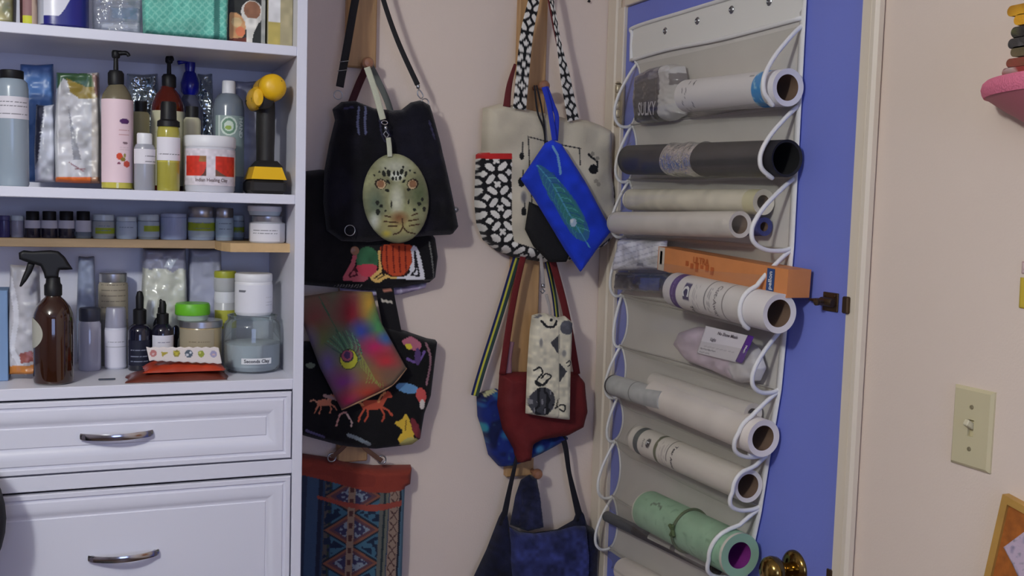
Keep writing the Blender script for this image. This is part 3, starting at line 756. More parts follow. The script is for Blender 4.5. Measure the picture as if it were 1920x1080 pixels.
band('strap', [(1012, -95), (1034, 0), (1047, 75), (1061, 150), (1075, 226)], .080, [.014, .011, .011, .029, .034], CLOTH, e, ps, .003, nw=26, n=30, rgb=(24, 24, 27), normal=(.25, -1, 0))
MAR = mat('maroon_lining', (104, 36, 38), .85, bump=.3, bscale=700)
band('strap_lining', [(1012, -95), (1031, 0), (1041, 50), (1050, 100)], .0775, [.012, .011, .013, .008], MAR, e); band('strap_lining', [(966, 120), (955, 160), (950, 200)], .070, [.006, .013, .018], MAR, e)

# small black pouch
e = empty('zip_pouch', onY(1030, 490, YB-.09), 'small black pouch hanging behind the blue pouch', 'pouch', 'bags hanging on the back wall')
slab('pouch_body', [(992, 378), (1040, 400), (1072, 466), (1062, 491), (1030, 492), (1000, 462), (984, 430)], YB-.088, .012, mat('black_cloth', (13, 12, 15), .85, bump=.4, bscale=500), e, 4, 12)
band('wrist_strap', [(1002, 160), (1008, 210), (1022, 262), (1012, 385)], .088, .0042, BLACKWEB, e, n=8); band('wrist_strap', [(1006, 160), (1016, 205), (1022, 262), (1020, 390)], .087, .004, BLACKWEB, e, n=8)
# blue zip pouch
e = empty('zip_pouch', onY(1087, 508, YB-.1), 'bright blue pouch with a green feather print, hanging tilted', 'pouch', 'bags hanging on the back wall')
def pt(Q):
    p = Paint(Q, (30, 62, 205)); p.noise(16, .1, seed=41)
    p.poly([(1003, 310), (1020, 318), (1048, 345), (1078, 385), (1098, 430), (1092, 452), (1068, 440), (1045, 405), (1020, 362), (1008, 335)], (52, 106, 150), True)
    p.poly([(1030, 345), (1058, 362), (1085, 405), (1088, 436), (1070, 430), (1048, 400)], (56, 124, 124), True)
    p.line([(1002, 310), (1030, 346), (1062, 402), (1100, 464)], 2.0, (84, 156, 190), True)
    for i in range(12):
        t = i/11; x, y = 1015+t*62, 325+t*100
        p.line([(x, y), (x+15, y-1+t*6), (x+22, y+8)], 1.4, (92, 170, 170) if i % 2 else (40, 84, 140), True); p.line([(x, y), (x-4, y+13), (x-1, y+22)], 1.4, (70, 140, 150), True)
    p.ell(1069, 417, 6, 8, (176, 196, 214)); p.ell(1066, 414, 3, 4, (220, 226, 230)); p.line([(1032, 275), (1041, 295), (1045, 326)], 4.4, (120, 170, 215), True); return p
slab('pouch_body', [(1022, 268), (1035, 262), (1052, 270), (1096, 340), (1146, 432), (1120, 465), (1088, 510), (1060, 470), (1000, 370), (976, 336)], YB-.108, .016, CLOTH, e, 1.7, 14, pt, .002, 40, 5)
BLUES = mat('blue_strap', (34, 58, 196), .8, bump=.4, bscale=800, weave=True)
band('wrist_strap', [(1020, 163), (1030, 200), (1040, 264)], .112, .0125, BLUES, e); band('wrist_strap', [(1024, 163), (1036, 196), (1044, 220), (1042, 264)], .105, .011, BLUES, e)

# striped strap bag
e = empty('shoulder_bag', onY(960, 872, YB-.03), 'dark blue bag with yellow and navy striped strap, behind the red bag', 'bag', 'bags hanging on the back wall')
def pt(Q):
    p = Paint(Q, (26, 44, 120)); p.noise(18, .8, (20, 26, 62), 51, .1); p.noise(14, .6, (40, 120, 170), 54, .45); p.noise(9, .5, (80, 140, 150), 57, .6); p.line([(903, 738), (925, 730)], 4, (196, 196, 150)); p.ell(902, 800, 9, 14, (50, 150, 170), soft=.5); p.ell(1000, 836, 12, 12, (70, 140, 190), soft=.6); return p
slab('bag_body', [(893, 738), (930, 728), (1040, 800), (1064, 820), (1010, 850), (960, 872), (935, 874), (915, 852), (905, 810), (895, 780)], YB-.014, .035, CLOTH, e, 2.2, 16, pt, .006, 30, 8)
def ps(p):
    t = p.p[:, 1]; p.put((t > .05)*1.0, (52, 74, 70)); p.put(((t > -.35) & (t < .12))*1.0, (208, 206, 74)); p.put((t < -.35)*1.0, (30, 40, 90))
band('strap', [(985, 440), (967, 490), (940, 580), (905, 690), (890, 742)], .040, .0185, CLOTH, e, ps, .0025, nw=12, rgb=(52, 70, 60), n=12)
band('strap', [(1012, 440), (1028, 500), (1040, 560), (1046, 620)], .036, .0125, CLOTH, e, ps, .0025, nw=12, rgb=(52, 70, 60))

# red bag
e = empty('shoulder_bag', onY(1010, 868, YB-.05), 'plain dark red cloth bag behind the cream case', 'bag', 'bags hanging on the back wall')
REDC = mat('dark_red_cloth', (104, 18, 20), .8, bump=.4, bscale=500, var=.12, vscale=25)
slab('bag_body', [(936, 700), (965, 697), (1080, 697), (1093, 715), (1098, 770), (1090, 800), (1060, 816), (1010, 824), (996, 832), (993, 862), (968, 868), (962, 840), (942, 805), (932, 760)], YB-.046, .036, REDC, e, 3, 18, None, .004, 40, 3)
band('strap', [(1000, 430), (980, 485), (958, 590), (942, 702)], .062, [.015, .0155, .017], REDC, e); band('strap', [(1018, 430), (1036, 490), (1062, 590), (1082, 702)], .058, [.016, .0175, .017], REDC, e)
band('inner_lining', [(955, 640), (950, 670), (950, 700)], .056, .026, mat('red_lining', (150, 110, 120), .85), e)

# cream glasses case
e = empty('glasses_case', onY(1030, 787, YB-.1), 'tall cream case with black swirl and circle print, over the red bag', 'pouch', 'bags hanging on the back wall')
def pt(Q):
    p = Paint(Q, (222, 214, 190)); p.noise(20, .05, seed=61); K = (36, 36, 38)
    p.line([(1008, 600), (1018, 610), (1030, 610), (1036, 600)], 4.5, K, True); p.line([(1000, 594), (1010, 590)], 3.5, (120, 118, 120)); p.ell(1026, 598, 3, 3, K)
    p.poly([(1024, 640), (1042, 624), (1041, 664)], (70, 70, 74)); p.poly([(1040, 676), (1056, 694), (1040, 716)], (66, 66, 70)); p.ell(1056, 612, 14, 13, (96, 96, 104)); p.noise(6, .10, seed=66)
    p.ell(1007, 640, 4, 10, (150, 146, 140), soft=.5); p.ell(1050, 660, 5, 8, (150, 146, 140), soft=.5); p.line([(1055, 678), (1060, 674), (1064, 680), (1058, 684)], 2.6, K, True)
    p.line([(995, 692), (1005, 686), (1010, 696), (1002, 706), (998, 716), (1008, 720), (1022, 708), (1026, 702), (1016, 698), (1008, 706)], 3.2, K, True); p.line([(998, 712), (1010, 719), (1020, 710)], 5, K, True)
    p.ell(1010, 750, 23, 27, (70, 70, 76), 15); p.put((inpoly(Q, np.c_[1010+23*np.cos(th), 750+27*np.sin(th)]) & (np.sin(Q[:, 0]/2.6+vnoise(Q, 9, 3)*2) > .2))*1.0, (30, 30, 34))
    p.put((inpoly(Q, np.c_[1010+23*np.cos(th), 750+27*np.sin(th)]) & (vnoise(Q*[1, .3], 5, 9) > .5))*1.0, (140, 138, 142))
    p.line([(1034, 762), (1044, 756), (1052, 758), (1050, 768), (1042, 764)], 3, K, True); p.line([(1040, 745), (1036, 758)], 3, (90, 84, 70)); p.line([(1040, 610), (1040, 785)], 1.2, (190, 182, 160)); return p
slab('case_body', [(997, 591), (1008, 588), (1022, 587), (1045, 595), (1058, 592), (1071, 603), (1068, 690), (1066, 787), (1030, 783), (985, 775), (988, 690), (993, 620)], YB-.098, .022, CLOTH, e, 1.5, 12, pt, .002, 40, 4)
band('lanyard', [(1012, 466, -.03), (1016, 500), (1019, 540)], .090, .0085, mat('grey_lanyard', (170, 162, 158), .7, bump=.3), e); clasp(1018, 532, .094, e, .022); band('lanyard', [(1024, 552), (1030, 575), (1032, 596)], .094, .007, MATS['grey_lanyard'], e)

# blue denim bag
e = empty('shoulder_bag', onY(1010, 1150, YB-.05), 'indigo blue fuzzy shoulder bag at the bottom of the wall', 'bag', 'bags hanging on the back wall')
def dn(Q, c): p = Paint(Q, c); p.noise(26, .28, seed=71); p.noise(7, .22, seed=72); return p
slab('bag_body', [(952, 985), (975, 996), (1000, 999), (1045, 992), (1075, 975), (1084, 950), (1090, 958), (1097, 982), (1112, 990), (1117, 1010), (1112, 1150), (880, 1150), (886, 1085), (912, 1030), (935, 970), (946, 950)], YB-.030, .045, CLOTH_N, e, 3, 22, lambda Q: dn(Q, (22, 24, 46)), .004, 40, 3)
slab('front_pocket', [(955, 988), (975, 998), (1003, 1000), (1045, 995), (1078, 986), (1098, 986), (1104, 1040), (1102, 1140), (962, 1140), (958, 1060)], YB-.072, .018, CLOTH_N, e, 2.6, 14, lambda Q: dn(Q, (50, 56, 106)), .004, 40, 5)
slab('strap_loop', [(956, 984), (966, 930), (976, 900), (992, 890), (1006, 896), (1012, 930), (1019, 988), (990, 996)], YB-.050, .014, CLOTH_N, e, 3, 10, lambda Q: dn(Q, (34, 36, 62)), .006, 16, 7)
DEN = mat('dark_denim', (20, 18, 28), .85, bump=.4, bscale=600)
band('strap', [(985, 760, -.03), (968, 860), (955, 920), (942, 985)], .050, [.009, .009, .012, .018], DEN, e); band('strap', [(1020, 740, -.03), (1056, 822), (1068, 890), (1088, 975)], .048, [.016, .014, .011, .020], DEN, e)
mb = MB(); c = onY(1102, 3, YB); mb.add(*lathe([(.0012, 0), (.0012, .006), (.0035, .007), (.0035, .008), (0, .009)], c, (0, -1, 0), 12)); nl = mb.build('wall_nail', mat('nail_steel', (60, 60, 64), .4, .9), None, label='small dark nail in the back wall above the canvas tote', cat='nail')
# ------------------------------------------------------------------ things on the cabinet shelves
GLASS = clear('clear_glass', (232, 240, 240), .07, rough=.04, gloss=.8)
PETC = clear('clear_plastic_bottle', (222, 232, 238), .22, (200, 210, 216), .1, .5)
FILM = clear('crinkled_film', (235, 238, 242), .22, (215, 218, 228), .12, .9, .8, 45)
PAINTED = mat('printed_label', vcol=True, rough=.55, spec=.35)
GLOSSP = mat('printed_glossy', vcol=True, rough=.3, spec=.5, bump=.15, bscale=60)
WPLAS = mat('white_plastic', (232, 232, 236), .4)
BPLAS = mat('black_plastic', (17, 17, 20), .5, spec=.35)
AMBER = mat('amber_glass', (50, 24, 12), .08, coat=.6, spec=.6)
SILVER = mat('silver_lid', (190, 190, 194), .32, .9)
def cyl(xl, xr, yt, Y):
    """centre x, radius and top height for something seen between xl and xr at depth Y"""
    a, b = onY(xl, yt, Y), onY(xr, yt, Y); return (a[0]+b[0])/2, (b[0]-a[0])/2*.985, (a[2]+b[2])/2
def zat(x, y, Y): return onY(x, y, Y)[2]
def label(name, parent, X, Y, r, z0, z1, a0, a1, fn=None, rgb=(232, 228, 236), step=.0013, mt=None, sq=0.0):
    """paper label wrapped round an upright can; fn paints (arc mm, height mm above label bottom)"""
    na = max(int(r*(a1-a0)/step), 6); nz = max(int((z1-z0)/step), 2)
    aa = np.linspace(a0, a1, na); zz = np.linspace(z0, z1, nz)
    A, Z = np.meshgrid(aa, zz); A, Z = A.ravel(), Z.ravel(); R = r+.0006
    if sq > 0:
        k = (np.abs(np.cos(A))**(2/(1-sq*.85))+np.abs(np.sin(A))**(2/(1-sq*.85)))**(-(1-sq*.85)/2); R = R*k
    V = np.c_[X+np.sin(A)*R, Y-np.cos(A)*R, Z]
    p = Paint(np.c_[A*r*1000, (Z-z0)*1000], rgb)
    if fn: fn(p)
    Fc = [(i*na+j, i*na+j+1, (i+1)*na+j+1, (i+1)*na+j) for i in range(nz-1) for j in range(na-1)]
    return build(name, V, Fc, mt or PAINTED, parent, True, p.c)
def part_l(name, parent, prof, X, Y, z, mt, n=36, **k):
    mb = MB(); mb.add(*lathe(prof, (X, Y, z), n=n, **k)); return mb.build(name, mt, parent, .7)
def scribble(p, x0, x1, ys, rgb=(90, 90, 100), w=.9, seed=1, gap=2.6):
    """rows of small print too fine to read"""
    r = random.Random(seed)
    for y in ys:
        x = x0
        while x < x1:
            L = r.uniform(1.2, 4.5); p.line([(x, y), (min(x+L, x1), y)], w, rgb); x += L+r.uniform(.8, gap)
def can(name, lab, cat, xl, xr, yt, Y, zb, group=None, **k):
    X, r, zt = cyl(xl, xr, yt, Y); e = empty(name, (X, Y, zb), lab, cat, group); return e, X, r, zt-zb
def pump(parent, X, Y, z, h, mt, r=.006, nz=.026, ang=0.0):
    """lotion pump: collar at z, stem, head with a nozzle; h total height"""
    mb = MB(); mb.add(*lathe([(r*2.1, 0), (r*2.2, .004), (r*2.2, h*.34), (r*1.7, h*.42), (r*.7, h*.44), (r*.6, h*.80)], (X, Y, z), n=24)); mb.build('pump_collar', mt, parent, .7)
    mb = MB(); mb.add(*lathe([(r*.9, h*.78), (r*1.15, h*.82), (r*1.15, h*.94), (r*.9, h)], (X, Y, z), n=20))
    d = np.array([math.cos(ang), math.sin(ang), 0]); P = [np.array([X, Y, z+h*.92])+d*t+np.array([0, 0, q]) for t, q in ((0, 0), (nz*.5, .001), (nz*.85, .001), (nz, -.004))]
    mb.add(*tube(spline(np.array(P), 4), [.0045]*4+[.004]*4+[.0034]*4+[.003], 10)); mb.build('pump_head', mt, parent, .7)
def sheetbag(name, lab, cat, outline, Y, thick, mt, paint=None, step=3.0, rp=8, wr=.004, ws=26, seed=1, group=None, body='pouch_body', **k):
    ol = np.array(outline, float); x = ol[:, 0].mean(); y = ol[:, 1].max()
    e = empty(name, onY(x, y, Y), lab, cat, group); slab(body, outline, Y, thick, mt, e, step, rp, paint, wr, ws, seed, **k); return e
ZT1, ZT2, ZT3 = Z1+.0003, Z2+.0003, Z3+.0003
PI = math.pi

# ---- top shelf (only the lower part of these is in the picture)
def stand(pts, Y, z):                          # bottom of an upright bag sits on the shelf
    return pts
def yz(x, z, Y):                               # pattern y where height z is at column x, depth Y
    a, b = zat(x, 0, Y), zat(x, 1000, Y); return (a-z)/(a-b)*1000
def upbag(name, lab, cat, xl, xr, yt, Y, zb, thick, mt, paint=None, inset=4, **k):
    """upright pouch between columns xl and xr standing on height zb"""
    yl, yr = yz(xl, zb, Y), yz(xr, zb, Y)
    ol = [(xl+2, yl-1), ((xl+xr)/2, (yl+yr)/2), (xr-2, yr-1), (xr, yr-(yr-yt)*.4), (xr-inset, yt), ((xl+xr)/2, yt+2), (xl+inset, yt), (xl, yl-(yl-yt)*.4)]
    return sheetbag(name, lab, cat, ol, Y, thick, mt, paint, **k)
upbag('food_pouch', 'olive tan pouch at the far left of the top shelf', 'pouch', -45, 32, -190, 2.02, ZT1, .03, GLOSSP, lambda Q: Paint(Q, (150, 142, 100)).noise(20, .25, seed=5).noise(12, .5, (110, 120, 70), 7, .3), wr=.003)
e, X, r, h = can('squeeze_bottle', 'slim brown bottle with yellow base on the top shelf beside the blue jug', 'bottle', 36, 69, -140, 1.99, ZT1)
part_l('body', e, [(r*.9, 0), (r, .003), (r, h*.8), (r*.6, h*.9)], X, 1.99, ZT1, mat('brown_bottle', (92, 70, 66), .3)); part_l('cap', e, [(r*.5, h*.9), (r*.5, h)], X, 1.99, ZT1, WPLAS)
label('print', e, X, 1.99, r, ZT1+.002, ZT1+.10, -1.45, 1.45, lambda p: (p.put((p.p[:, 1] < 16)*1.0, (205, 205, 60)), p.put((p.p[:, 0] > 6)*1.0, (205, 180, 160)), p.put((p.p[:, 0] < -9)*1.0, (60, 36, 36)), p.noise(14, .5, (96, 60, 60), 3, .2)), (150, 112, 112))
e, X, r, h = can('detergent_jug', 'dark blue jug with a white curved label on the top shelf', 'jug', 70, 166, -170, 2.0, ZT1)
NAVYP = mat('navy_plastic', (26, 28, 110), .18, coat=.4)
part_l('body', e, [(r*.93, 0), (r, .006), (r*1.0, h*.62), (r*.8, h*.78), (r*.35, h*.86), (r*.3, h*.9)], X, 2.0, ZT1, NAVYP, sq=.35); part_l('cap', e, [(r*.38, h*.88), (r*.38, h)], X, 2.0, ZT1, WPLAS)
label('label', e, X, 2.0, r, ZT1+.006, ZT1+h*.58, -1.5, 1.5, lambda p: (p.put((p.p[:, 1] < 14+.0*p.p[:, 0]+np.clip(p.p[:, 0]+8, 0, 99)**1.35*.55)*1.0, (30, 32, 122)), p.put((p.p[:, 0] < -30)*1.0, (180, 184, 196))), (222, 222, 232), sq=.35, mt=GLOSSP)
e = upbag('zip_bag', 'clear bag with white and blue packets between the blue jug and teal pouch', 'bag', 171, 268, -150, 2.02, ZT1, .03, FILM, None, wr=.004)
for nm, q, c in (('packet', [(186, 57), (262, 61), (262, 44), (188, 42)], (228, 226, 230)), ('packet', [(206, 40), (262, 43), (262, 14), (206, 12)], (96, 130, 160)), ('packet', [(188, 9), (262, 9), (260, -80), (190, -80)], (190, 186, 186))):
    slab(nm, q, 2.035, .012, PAINTED, e, 4, 6, lambda Q, c=c: Paint(Q, c).noise(12, .12, seed=3))
def pt(Q):
    p = Paint(Q, (92, 178, 160)); x, y = Q[:, 0], Q[:, 1]
    g = (np.abs(np.sin((x+y)/4.6)) < .35) | (np.abs(np.sin((x-y)/4.6)) < .35); p.put(g*.6, (150, 214, 196)); p.noise(30, .12, seed=6); p.put(((x > 398) & (x < 408))*1.0, (60, 128, 118)); return p  # dark upright strip paints the shade of a fold
upbag('mesh_pouch', 'teal green mesh pouch on the top shelf', 'pouch', 266, 427, -110, 1.985, ZT1, .032, mat('teal_mesh', vcol=True, rough=.6, bump=.4, bscale=300), pt, step=2.2, wr=.003)
def boxat(name, lab, cat, xl, xr, yt, Y0, depth, zb, fn, group=None, rgb=(200, 200, 200), mt=None, nx=60, nz=60):
    """carton with a printed front; fn paints (pattern x, y)"""
    a, b = onY(xl, yt, Y0), onY(xr, yt, Y0); zt = (a[2]+b[2])/2; x0, x1 = a[0], b[0]
    e = empty(name, ((x0+x1)/2, Y0+depth/2, zb), lab, cat, group)
    mb = MB(); mb.add(*box((x0, Y0, zb), (x1, Y0+depth, zt), .0012)); mb.build('carton', mat('carton_%d_%d_%d' % rgb, rgb, .6), e, .5)
    if fn is not None:
        A, Z = np.meshgrid(np.linspace(x0+.001, x1-.001, nx), np.linspace(zb+.001, zt-.001, nz)); A, Z = A.ravel(), Z.ravel()
        V = np.c_[A, np.full(len(A), Y0-.0004), Z]; p = Paint(np.c_[xl+(A-x0)/(x1-x0)*(xr-xl), yt+(zt-Z)*F/Y0*.93], rgb); fn(p)
        build('print', V, [(i*nx+j, i*nx+j+1, (i+1)*nx+j+1, (i+1)*nx+j) for i in range(nz-1) for j in range(nx-1)], mt or PAINTED, e, False, p.c)
    return e
def pt(p):
    p.poly([(430, 10), (445, 5), (462, 20), (455, 45), (432, 48)], (214, 160, 110), True).ell(445, 20, 10, 8, (220, 190, 140)).ell(452, 35, 9, 8, (226, 130, 90)).poly([(430, 48), (465, 44), (468, 72), (430, 70)], (110, 52, 40)).ell(450, 66, 16, 5, (120, 120, 80))
    p.ell(474, 2, 21, 20, (222, 218, 210)).ell(474, -2, 16, 15, (150, 104, 78)).poly([(462, 14), (486, 14), (476, 40), (472, 78), (462, 78), (464, 40)], (226, 222, 214), True).put((p.p[:, 0] > 491)*1.0, (170, 170, 164)).noise(8, .1, seed=2)
boxat('food_carton', 'dark carton printed with fruit and a white spoon on the top shelf', 'carton', 430, 500, -140, 1.985, .10, ZT1, pt, rgb=(44, 46, 44), nx=50, nz=150)
boxat('food_carton', 'beige and yellow carton at the right end of the top shelf', 'carton', 504, 556, -150, 1.98, .10, ZT1, lambda p: (p.put((p.p[:, 0] < 527)*1.0, (190, 172, 96)), p.put(((p.p[:, 0] < 527) & (p.p[:, 1] < 20))*1.0, (228, 226, 226)), p.put((p.p[:, 0] > 550)*1.0, (60, 58, 50)), p.noise(10, .08)), rgb=(178, 166, 130), nx=40, nz=120)

# ---- second shelf
GB2 = 'bottles and jars on the second shelf'
e, X, r, h = can('large_bottle', 'large clear bottle with black cap and paper label at the left end', 'bottle', -10, 54, 132, 2.0, ZT2, GB2)
part_l('body', e, [(r*.94, 0), (r, .004), (r, h*.84), (r*.93, h*.90), (r*.72, h*.925)], X, 2.0, ZT2, mat('frosted_liquid_bottle', (150, 164, 176), .25, coat=.3)); part_l('cap', e, [(r*.70, h*.925), (r*.72, h*.93), (r*.72, h*.995), (r*.66, h)], X, 2.0, ZT2, BPLAS)
label('label', e, X, 2.0, r, zat(25, 222, 1.97), zat(25, 180, 1.97), -1.3, 1.4, lambda p: scribble(p, -18, 30, (8, 14, 22, 28)), (224, 220, 228))
upbag('blue_pouch', 'blue pouch behind the large clear bottle', 'pouch', 34, 104, 120, 2.13, ZT2, .02, mat('blue_film', (96, 136, 196), .35, bump=.2, bscale=40), None, wr=.004)
upbag('crumpled_tube', 'crumpled white plastic tube between bottle and orange based pouch', 'tube', 64, 106, 196, 2.055, ZT2, .02, GLOSSP, lambda Q: Paint(Q, (196, 198, 208)).noise(14, .2, seed=4).poly([(60, 190), (85, 190), (72, 300), (60, 330)], (64, 66, 84)), wr=.006)
def pt(Q):
    p = Paint(Q, (196, 196, 200)); p.noise(16, .14, seed=8); x, y = Q[:, 0], Q[:, 1]
    p.poly([(100, 120), (190, 150), (190, 180), (150, 172), (120, 150), (100, 180)], (60, 92, 60)).poly([(125, 150), (160, 165), (190, 165), (190, 186), (150, 188), (132, 176)], (150, 130, 60)).poly([(172, 140), (190, 150), (190, 190), (178, 180)], (80, 30, 34))
    p.put(((y > 333) & (x < 178))*1.0, (222, 110, 40)).put((y > 333)*(x > 170)*1.0, (150, 74, 34)); p.poly([(128, 200), (140, 250), (152, 300), (138, 300)], (150, 152, 160)).line([(130, 305), (150, 318), (158, 322)], 2, (150, 110, 116)).line([(140, 318), (160, 318)], 1.6, (150, 110, 116)); p.put((x > 172)*.5, (206, 190, 168)); return p
upbag('stand_up_pouch', 'white stand up pouch with orange base beside the pink pump bottle', 'pouch', 102, 190, 136, 2.04, ZT2, .03, GLOSSP, pt, step=2.2, wr=.004)
e, X, r, h = can('pump_bottle', 'tall pump bottle with pink label, purple oval and berries', 'bottle', 189, 250, 186, 1.985, ZT2, GB2)
part_l('body', e, [(r*.92, 0), (r, .004), (r, h*.97), (r*.9, h*1.05), (r*.62, h*1.13), (r*.45, h*1.16)], X, 1.985, ZT2, mat('oil_bottle', (112, 104, 82), .12, coat=.5))
part_l('oil', e, [(r*1.003, .002), (r*1.003, .012)], X, 1.985, ZT2, mat('yellow_oil', (196, 186, 80), .1, coat=.5), capped=False)
def pt(p):
    p.ell(12, 108, 8.6, 5, (84, 44, 100)); scribble(p, 3, 20, (92, 84), (200, 150, 150), 1.6, 3); p.line([(10, 70), (16, 70)], 3, (130, 100, 110)); scribble(p, 4, 20, (62, 58), (214, 190, 196), .9, 5)
    p.ell(3, 46, 5.5, 6, (214, 76, 44)).ell(16, 33, 6.5, 5.5, (206, 84, 66)).ell(9, 41, 4.5, 4, (140, 120, 50)).ell(12, 48, 2, 4, (150, 140, 70)).ell(2, 34, 2.4, 2, (130, 60, 90)); scribble(p, 6, 18, (14, 10), (210, 180, 186), .9, 7)
label('label', e, X, 1.985, r, ZT2+.012, ZT2+h*.99, -1.35, 1.5, pt, (234, 208, 216))
pump(e, X-.002, 1.985, ZT2+h*1.15, zat(222, 95, 1.985)-ZT2-h*1.15, BPLAS, .0062, .022, -.2)
e, X, r, h = can('small_bottle', 'small clear bottle with white cap and paper label', 'bottle', 251, 291, 250, 1.962, ZT2, GB2)
part_l('body', e, [(r*.95, 0), (r, .002), (r, h*.74), (r*.85, h*.80), (r*.72, h*.81)], X, 1.962, ZT2, mat('grey_liquid_bottle', (158, 160, 170), .25, coat=.3)); part_l('cap', e, [(r*.72, h*.80), (r*.74, h*.82), (r*.74, h*.98), (r*.68, h)], X, 1.962, ZT2, WPLAS)
label('label', e, X, 1.962, r, ZT2+h*.46, ZT2+h*.72, -1.4, 1.5, lambda p: scribble(p, 0, 24, (14, 9, 4)), (226, 222, 230))
e, X, r, h = can('pump_bottle', 'amber brown pump bottle with cream label, behind the slim oil bottle', 'bottle', 282, 347, 208, 2.085, ZT2, GB2)
part_l('body', e, [(r*.95, 0), (r, .004), (r, h), (r*.95, h*1.08), (r*.72, h*1.20), (r*.42, h*1.27), (r*.4, h*1.30)], X, 2.085, ZT2, mat('red_amber', (84, 26, 14), .1, coat=.6)); pump(e, X+.002, 2.085, ZT2+h*1.29, zat(318, 106, 2.085)-ZT2-h*1.29, BPLAS, .006, .014, -1.2)
label('label', e, X, 2.085, r, ZT2+.01, ZT2+h*.99, -1.5, 1.5, lambda p: scribble(p, -26, -8, (100, 90, 70), (120, 120, 100)), (206, 202, 172))
e, X, r, h = can('oil_bottle', 'slim bottle of yellow oil with black cap and white label', 'bottle', 294, 338, 191, 1.965, ZT2, GB2)
part_l('body', e, [(r*.95, 0), (r, .002), (r, h*.66), (r*.9, h*.72), (r*.6, h*.77)], X, 1.965, ZT2, mat('yellow_oil_bottle', (172, 164, 70), .12, coat=.5)); part_l('oil_band', e, [(r*1.004, h*.32), (r*1.004, h*.36)], X, 1.965, ZT2, MATS['yellow_oil'], capped=False)
part_l('cap', e, [(r*1.0, h*.72), (r*.98, h*.78), (r*.72, h*.80), (r*.68, h*.97), (r*.6, h)], X, 1.965, ZT2, BPLAS); label('label', e, X, 1.965, r, ZT2+h*.34, ZT2+h*.60, -1.45, 1.5, lambda p: (scribble(p, -20, 22, (20, 16, 11, 6)), p.line([(-30, 13), (30, 13)], .8, (150, 150, 160))), (230, 226, 234))
e, X, r, h = can('clay_jar', 'white jar of healing clay with two red pictures on its label', 'jar', 344, 442, 256, 1.988, ZT2, GB2)
part_l('body', e, [(r*.93, 0), (r*.98, .004), (r*.985, h*.80), (r*.93, h*.83)], X, 1.988, ZT2, mat('frosted_jar', (206, 206, 214), .35)); part_l('lid', e, [(r*1.0, h*.80), (r*1.02, h*.82), (r*1.02, h*.97), (r*.97, h)], X, 1.988, ZT2, WPLAS, n=64)
def pt(p):
    H = 40
    for x0, x1 in ((-54, -11), (5, 52)): p.poly([(x0, 17), (x1, 17), (x1, 53), (x0, 53)], (212, 56, 40))
    p.poly([(-20, 17), (-11, 17), (-11, 34), (-14, 24)], (90, 50, 40)).poly([(5, 17), (28, 17), (14, 24), (5, 30)], (110, 84, 70)).poly([(-24, 43), (-11, 42), (-11, 53), (-22, 53)], (150, 110, 60)).noise(5, .08, seed=4)
label('label', e, X, 1.988, r*.985, ZT2+.012, ZT2+h*.76, -1.45, 1.45, pt, (222, 214, 222))
text_part('Indian Healing Clay', .0085, on_cyl(X, 1.988, r*.985+.0009, ZT2+.0215, -.02), mat('brown_print', (110, 90, 90), .6), e, bold=.0002, sx=.92)
e, X, r, h = can('pump_bottle', 'cobalt blue pump bottle at the back of the second shelf', 'bottle', 336, 376, 178, 2.15, ZT2, GB2)
BLUEG = mat('cobalt_plastic', (24, 30, 150), .2, coat=.4)
part_l('body', e, [(r*1.3, 0), (r*1.3, h*.85), (r*.9, h*.95), (r*.6, h)], X, 2.15, ZT2, mat('smoke_bottle', (84, 86, 104), .2)); part_l('collar', e, [(r*.5, h*.98), (r*.86, h*1.03), (r*.9, h*1.12), (r*.6, h*1.22), (r*.45, h*1.24)], X, 2.15, ZT2, BLUEG)
part_l('pump_head', e, [(r*.45, h*1.22), (r*.52, h*1.30), (r*.5, h*1.34)], X, 2.15, ZT2, BLUEG); mb = MB(); mb.add(*tube([(X, 2.15, ZT2+h*1.32), (X-r*.6, 2.14, ZT2+h*1.33), (X-r*1.2, 2.135, ZT2+h*1.31)], .004, 10)); mb.build('nozzle', BLUEG, e)
e, X, r, h = can('round_bottle', 'clear round bottle with white cap and green circle label beside the drill', 'bottle', 399, 459, 152, 2.07, ZT2, GB2)
part_l('body', e, [(r*.95, 0), (r, .004), (r, h*.76), (r*.9, h*.83), (r*.6, h*.88), (r*.42, h*.89)], X, 2.07, ZT2, mat('blue_grey_bottle', (118, 128, 140), .15, coat=.5)); part_l('cap', e, [(r*.42, h*.87), (r*.44, h*.88), (r*.42, h*.99), (r*.38, h)], X, 2.07, ZT2, WPLAS)
lz0, lz1 = zat(425, 330, 2.04), zat(425, 216, 2.04)
def pt(p):
    t = (lz1-lz0)*1000; p.ell(-3, t-20, 16, 18, (214, 226, 216)).ell(-3, t-20, 13, 15, (110, 146, 122)).ell(-3, t-20, 9, 10, (206, 220, 206)).ell(-4, t-23, 6, 4, (150, 176, 80)); p.line([(-22, 0), (-22, t)], 4, (200, 210, 204))
label('label', e, X, 2.07, r, lz0, lz1, -1.05, 1.2, pt, (146, 164, 160))
for i, ch in enumerate('HAND'): text_part(ch, .013, lambda x, y, i=i: on_cyl(X, 2.07, r+.001, lz1-.008-i*.0095, .72)(y, -x), mat('pale_print', (214, 224, 220), .6), e, bold=.0004)
e, X, r, h = can('cream_bottle', 'cream bottle with black cap behind the clay jar', 'bottle', 344, 377, 200, 2.055, ZT2, GB2)
CRB = mat('cream_bottle', (196, 192, 164), .35); part_l('body', e, [(r, 0), (r, h*.84), (r*.8, h*.87)], X, 2.055, ZT2, CRB); part_l('cap', e, [(r*.74, h*.86), (r*.74, h)], X, 2.055, ZT2, BPLAS)
e, X, r, h = can('cream_bottle', 'olive cream bottle with black cap right behind the pink pump bottle', 'bottle', 247, 281, 190, 2.055, ZT2, GB2)
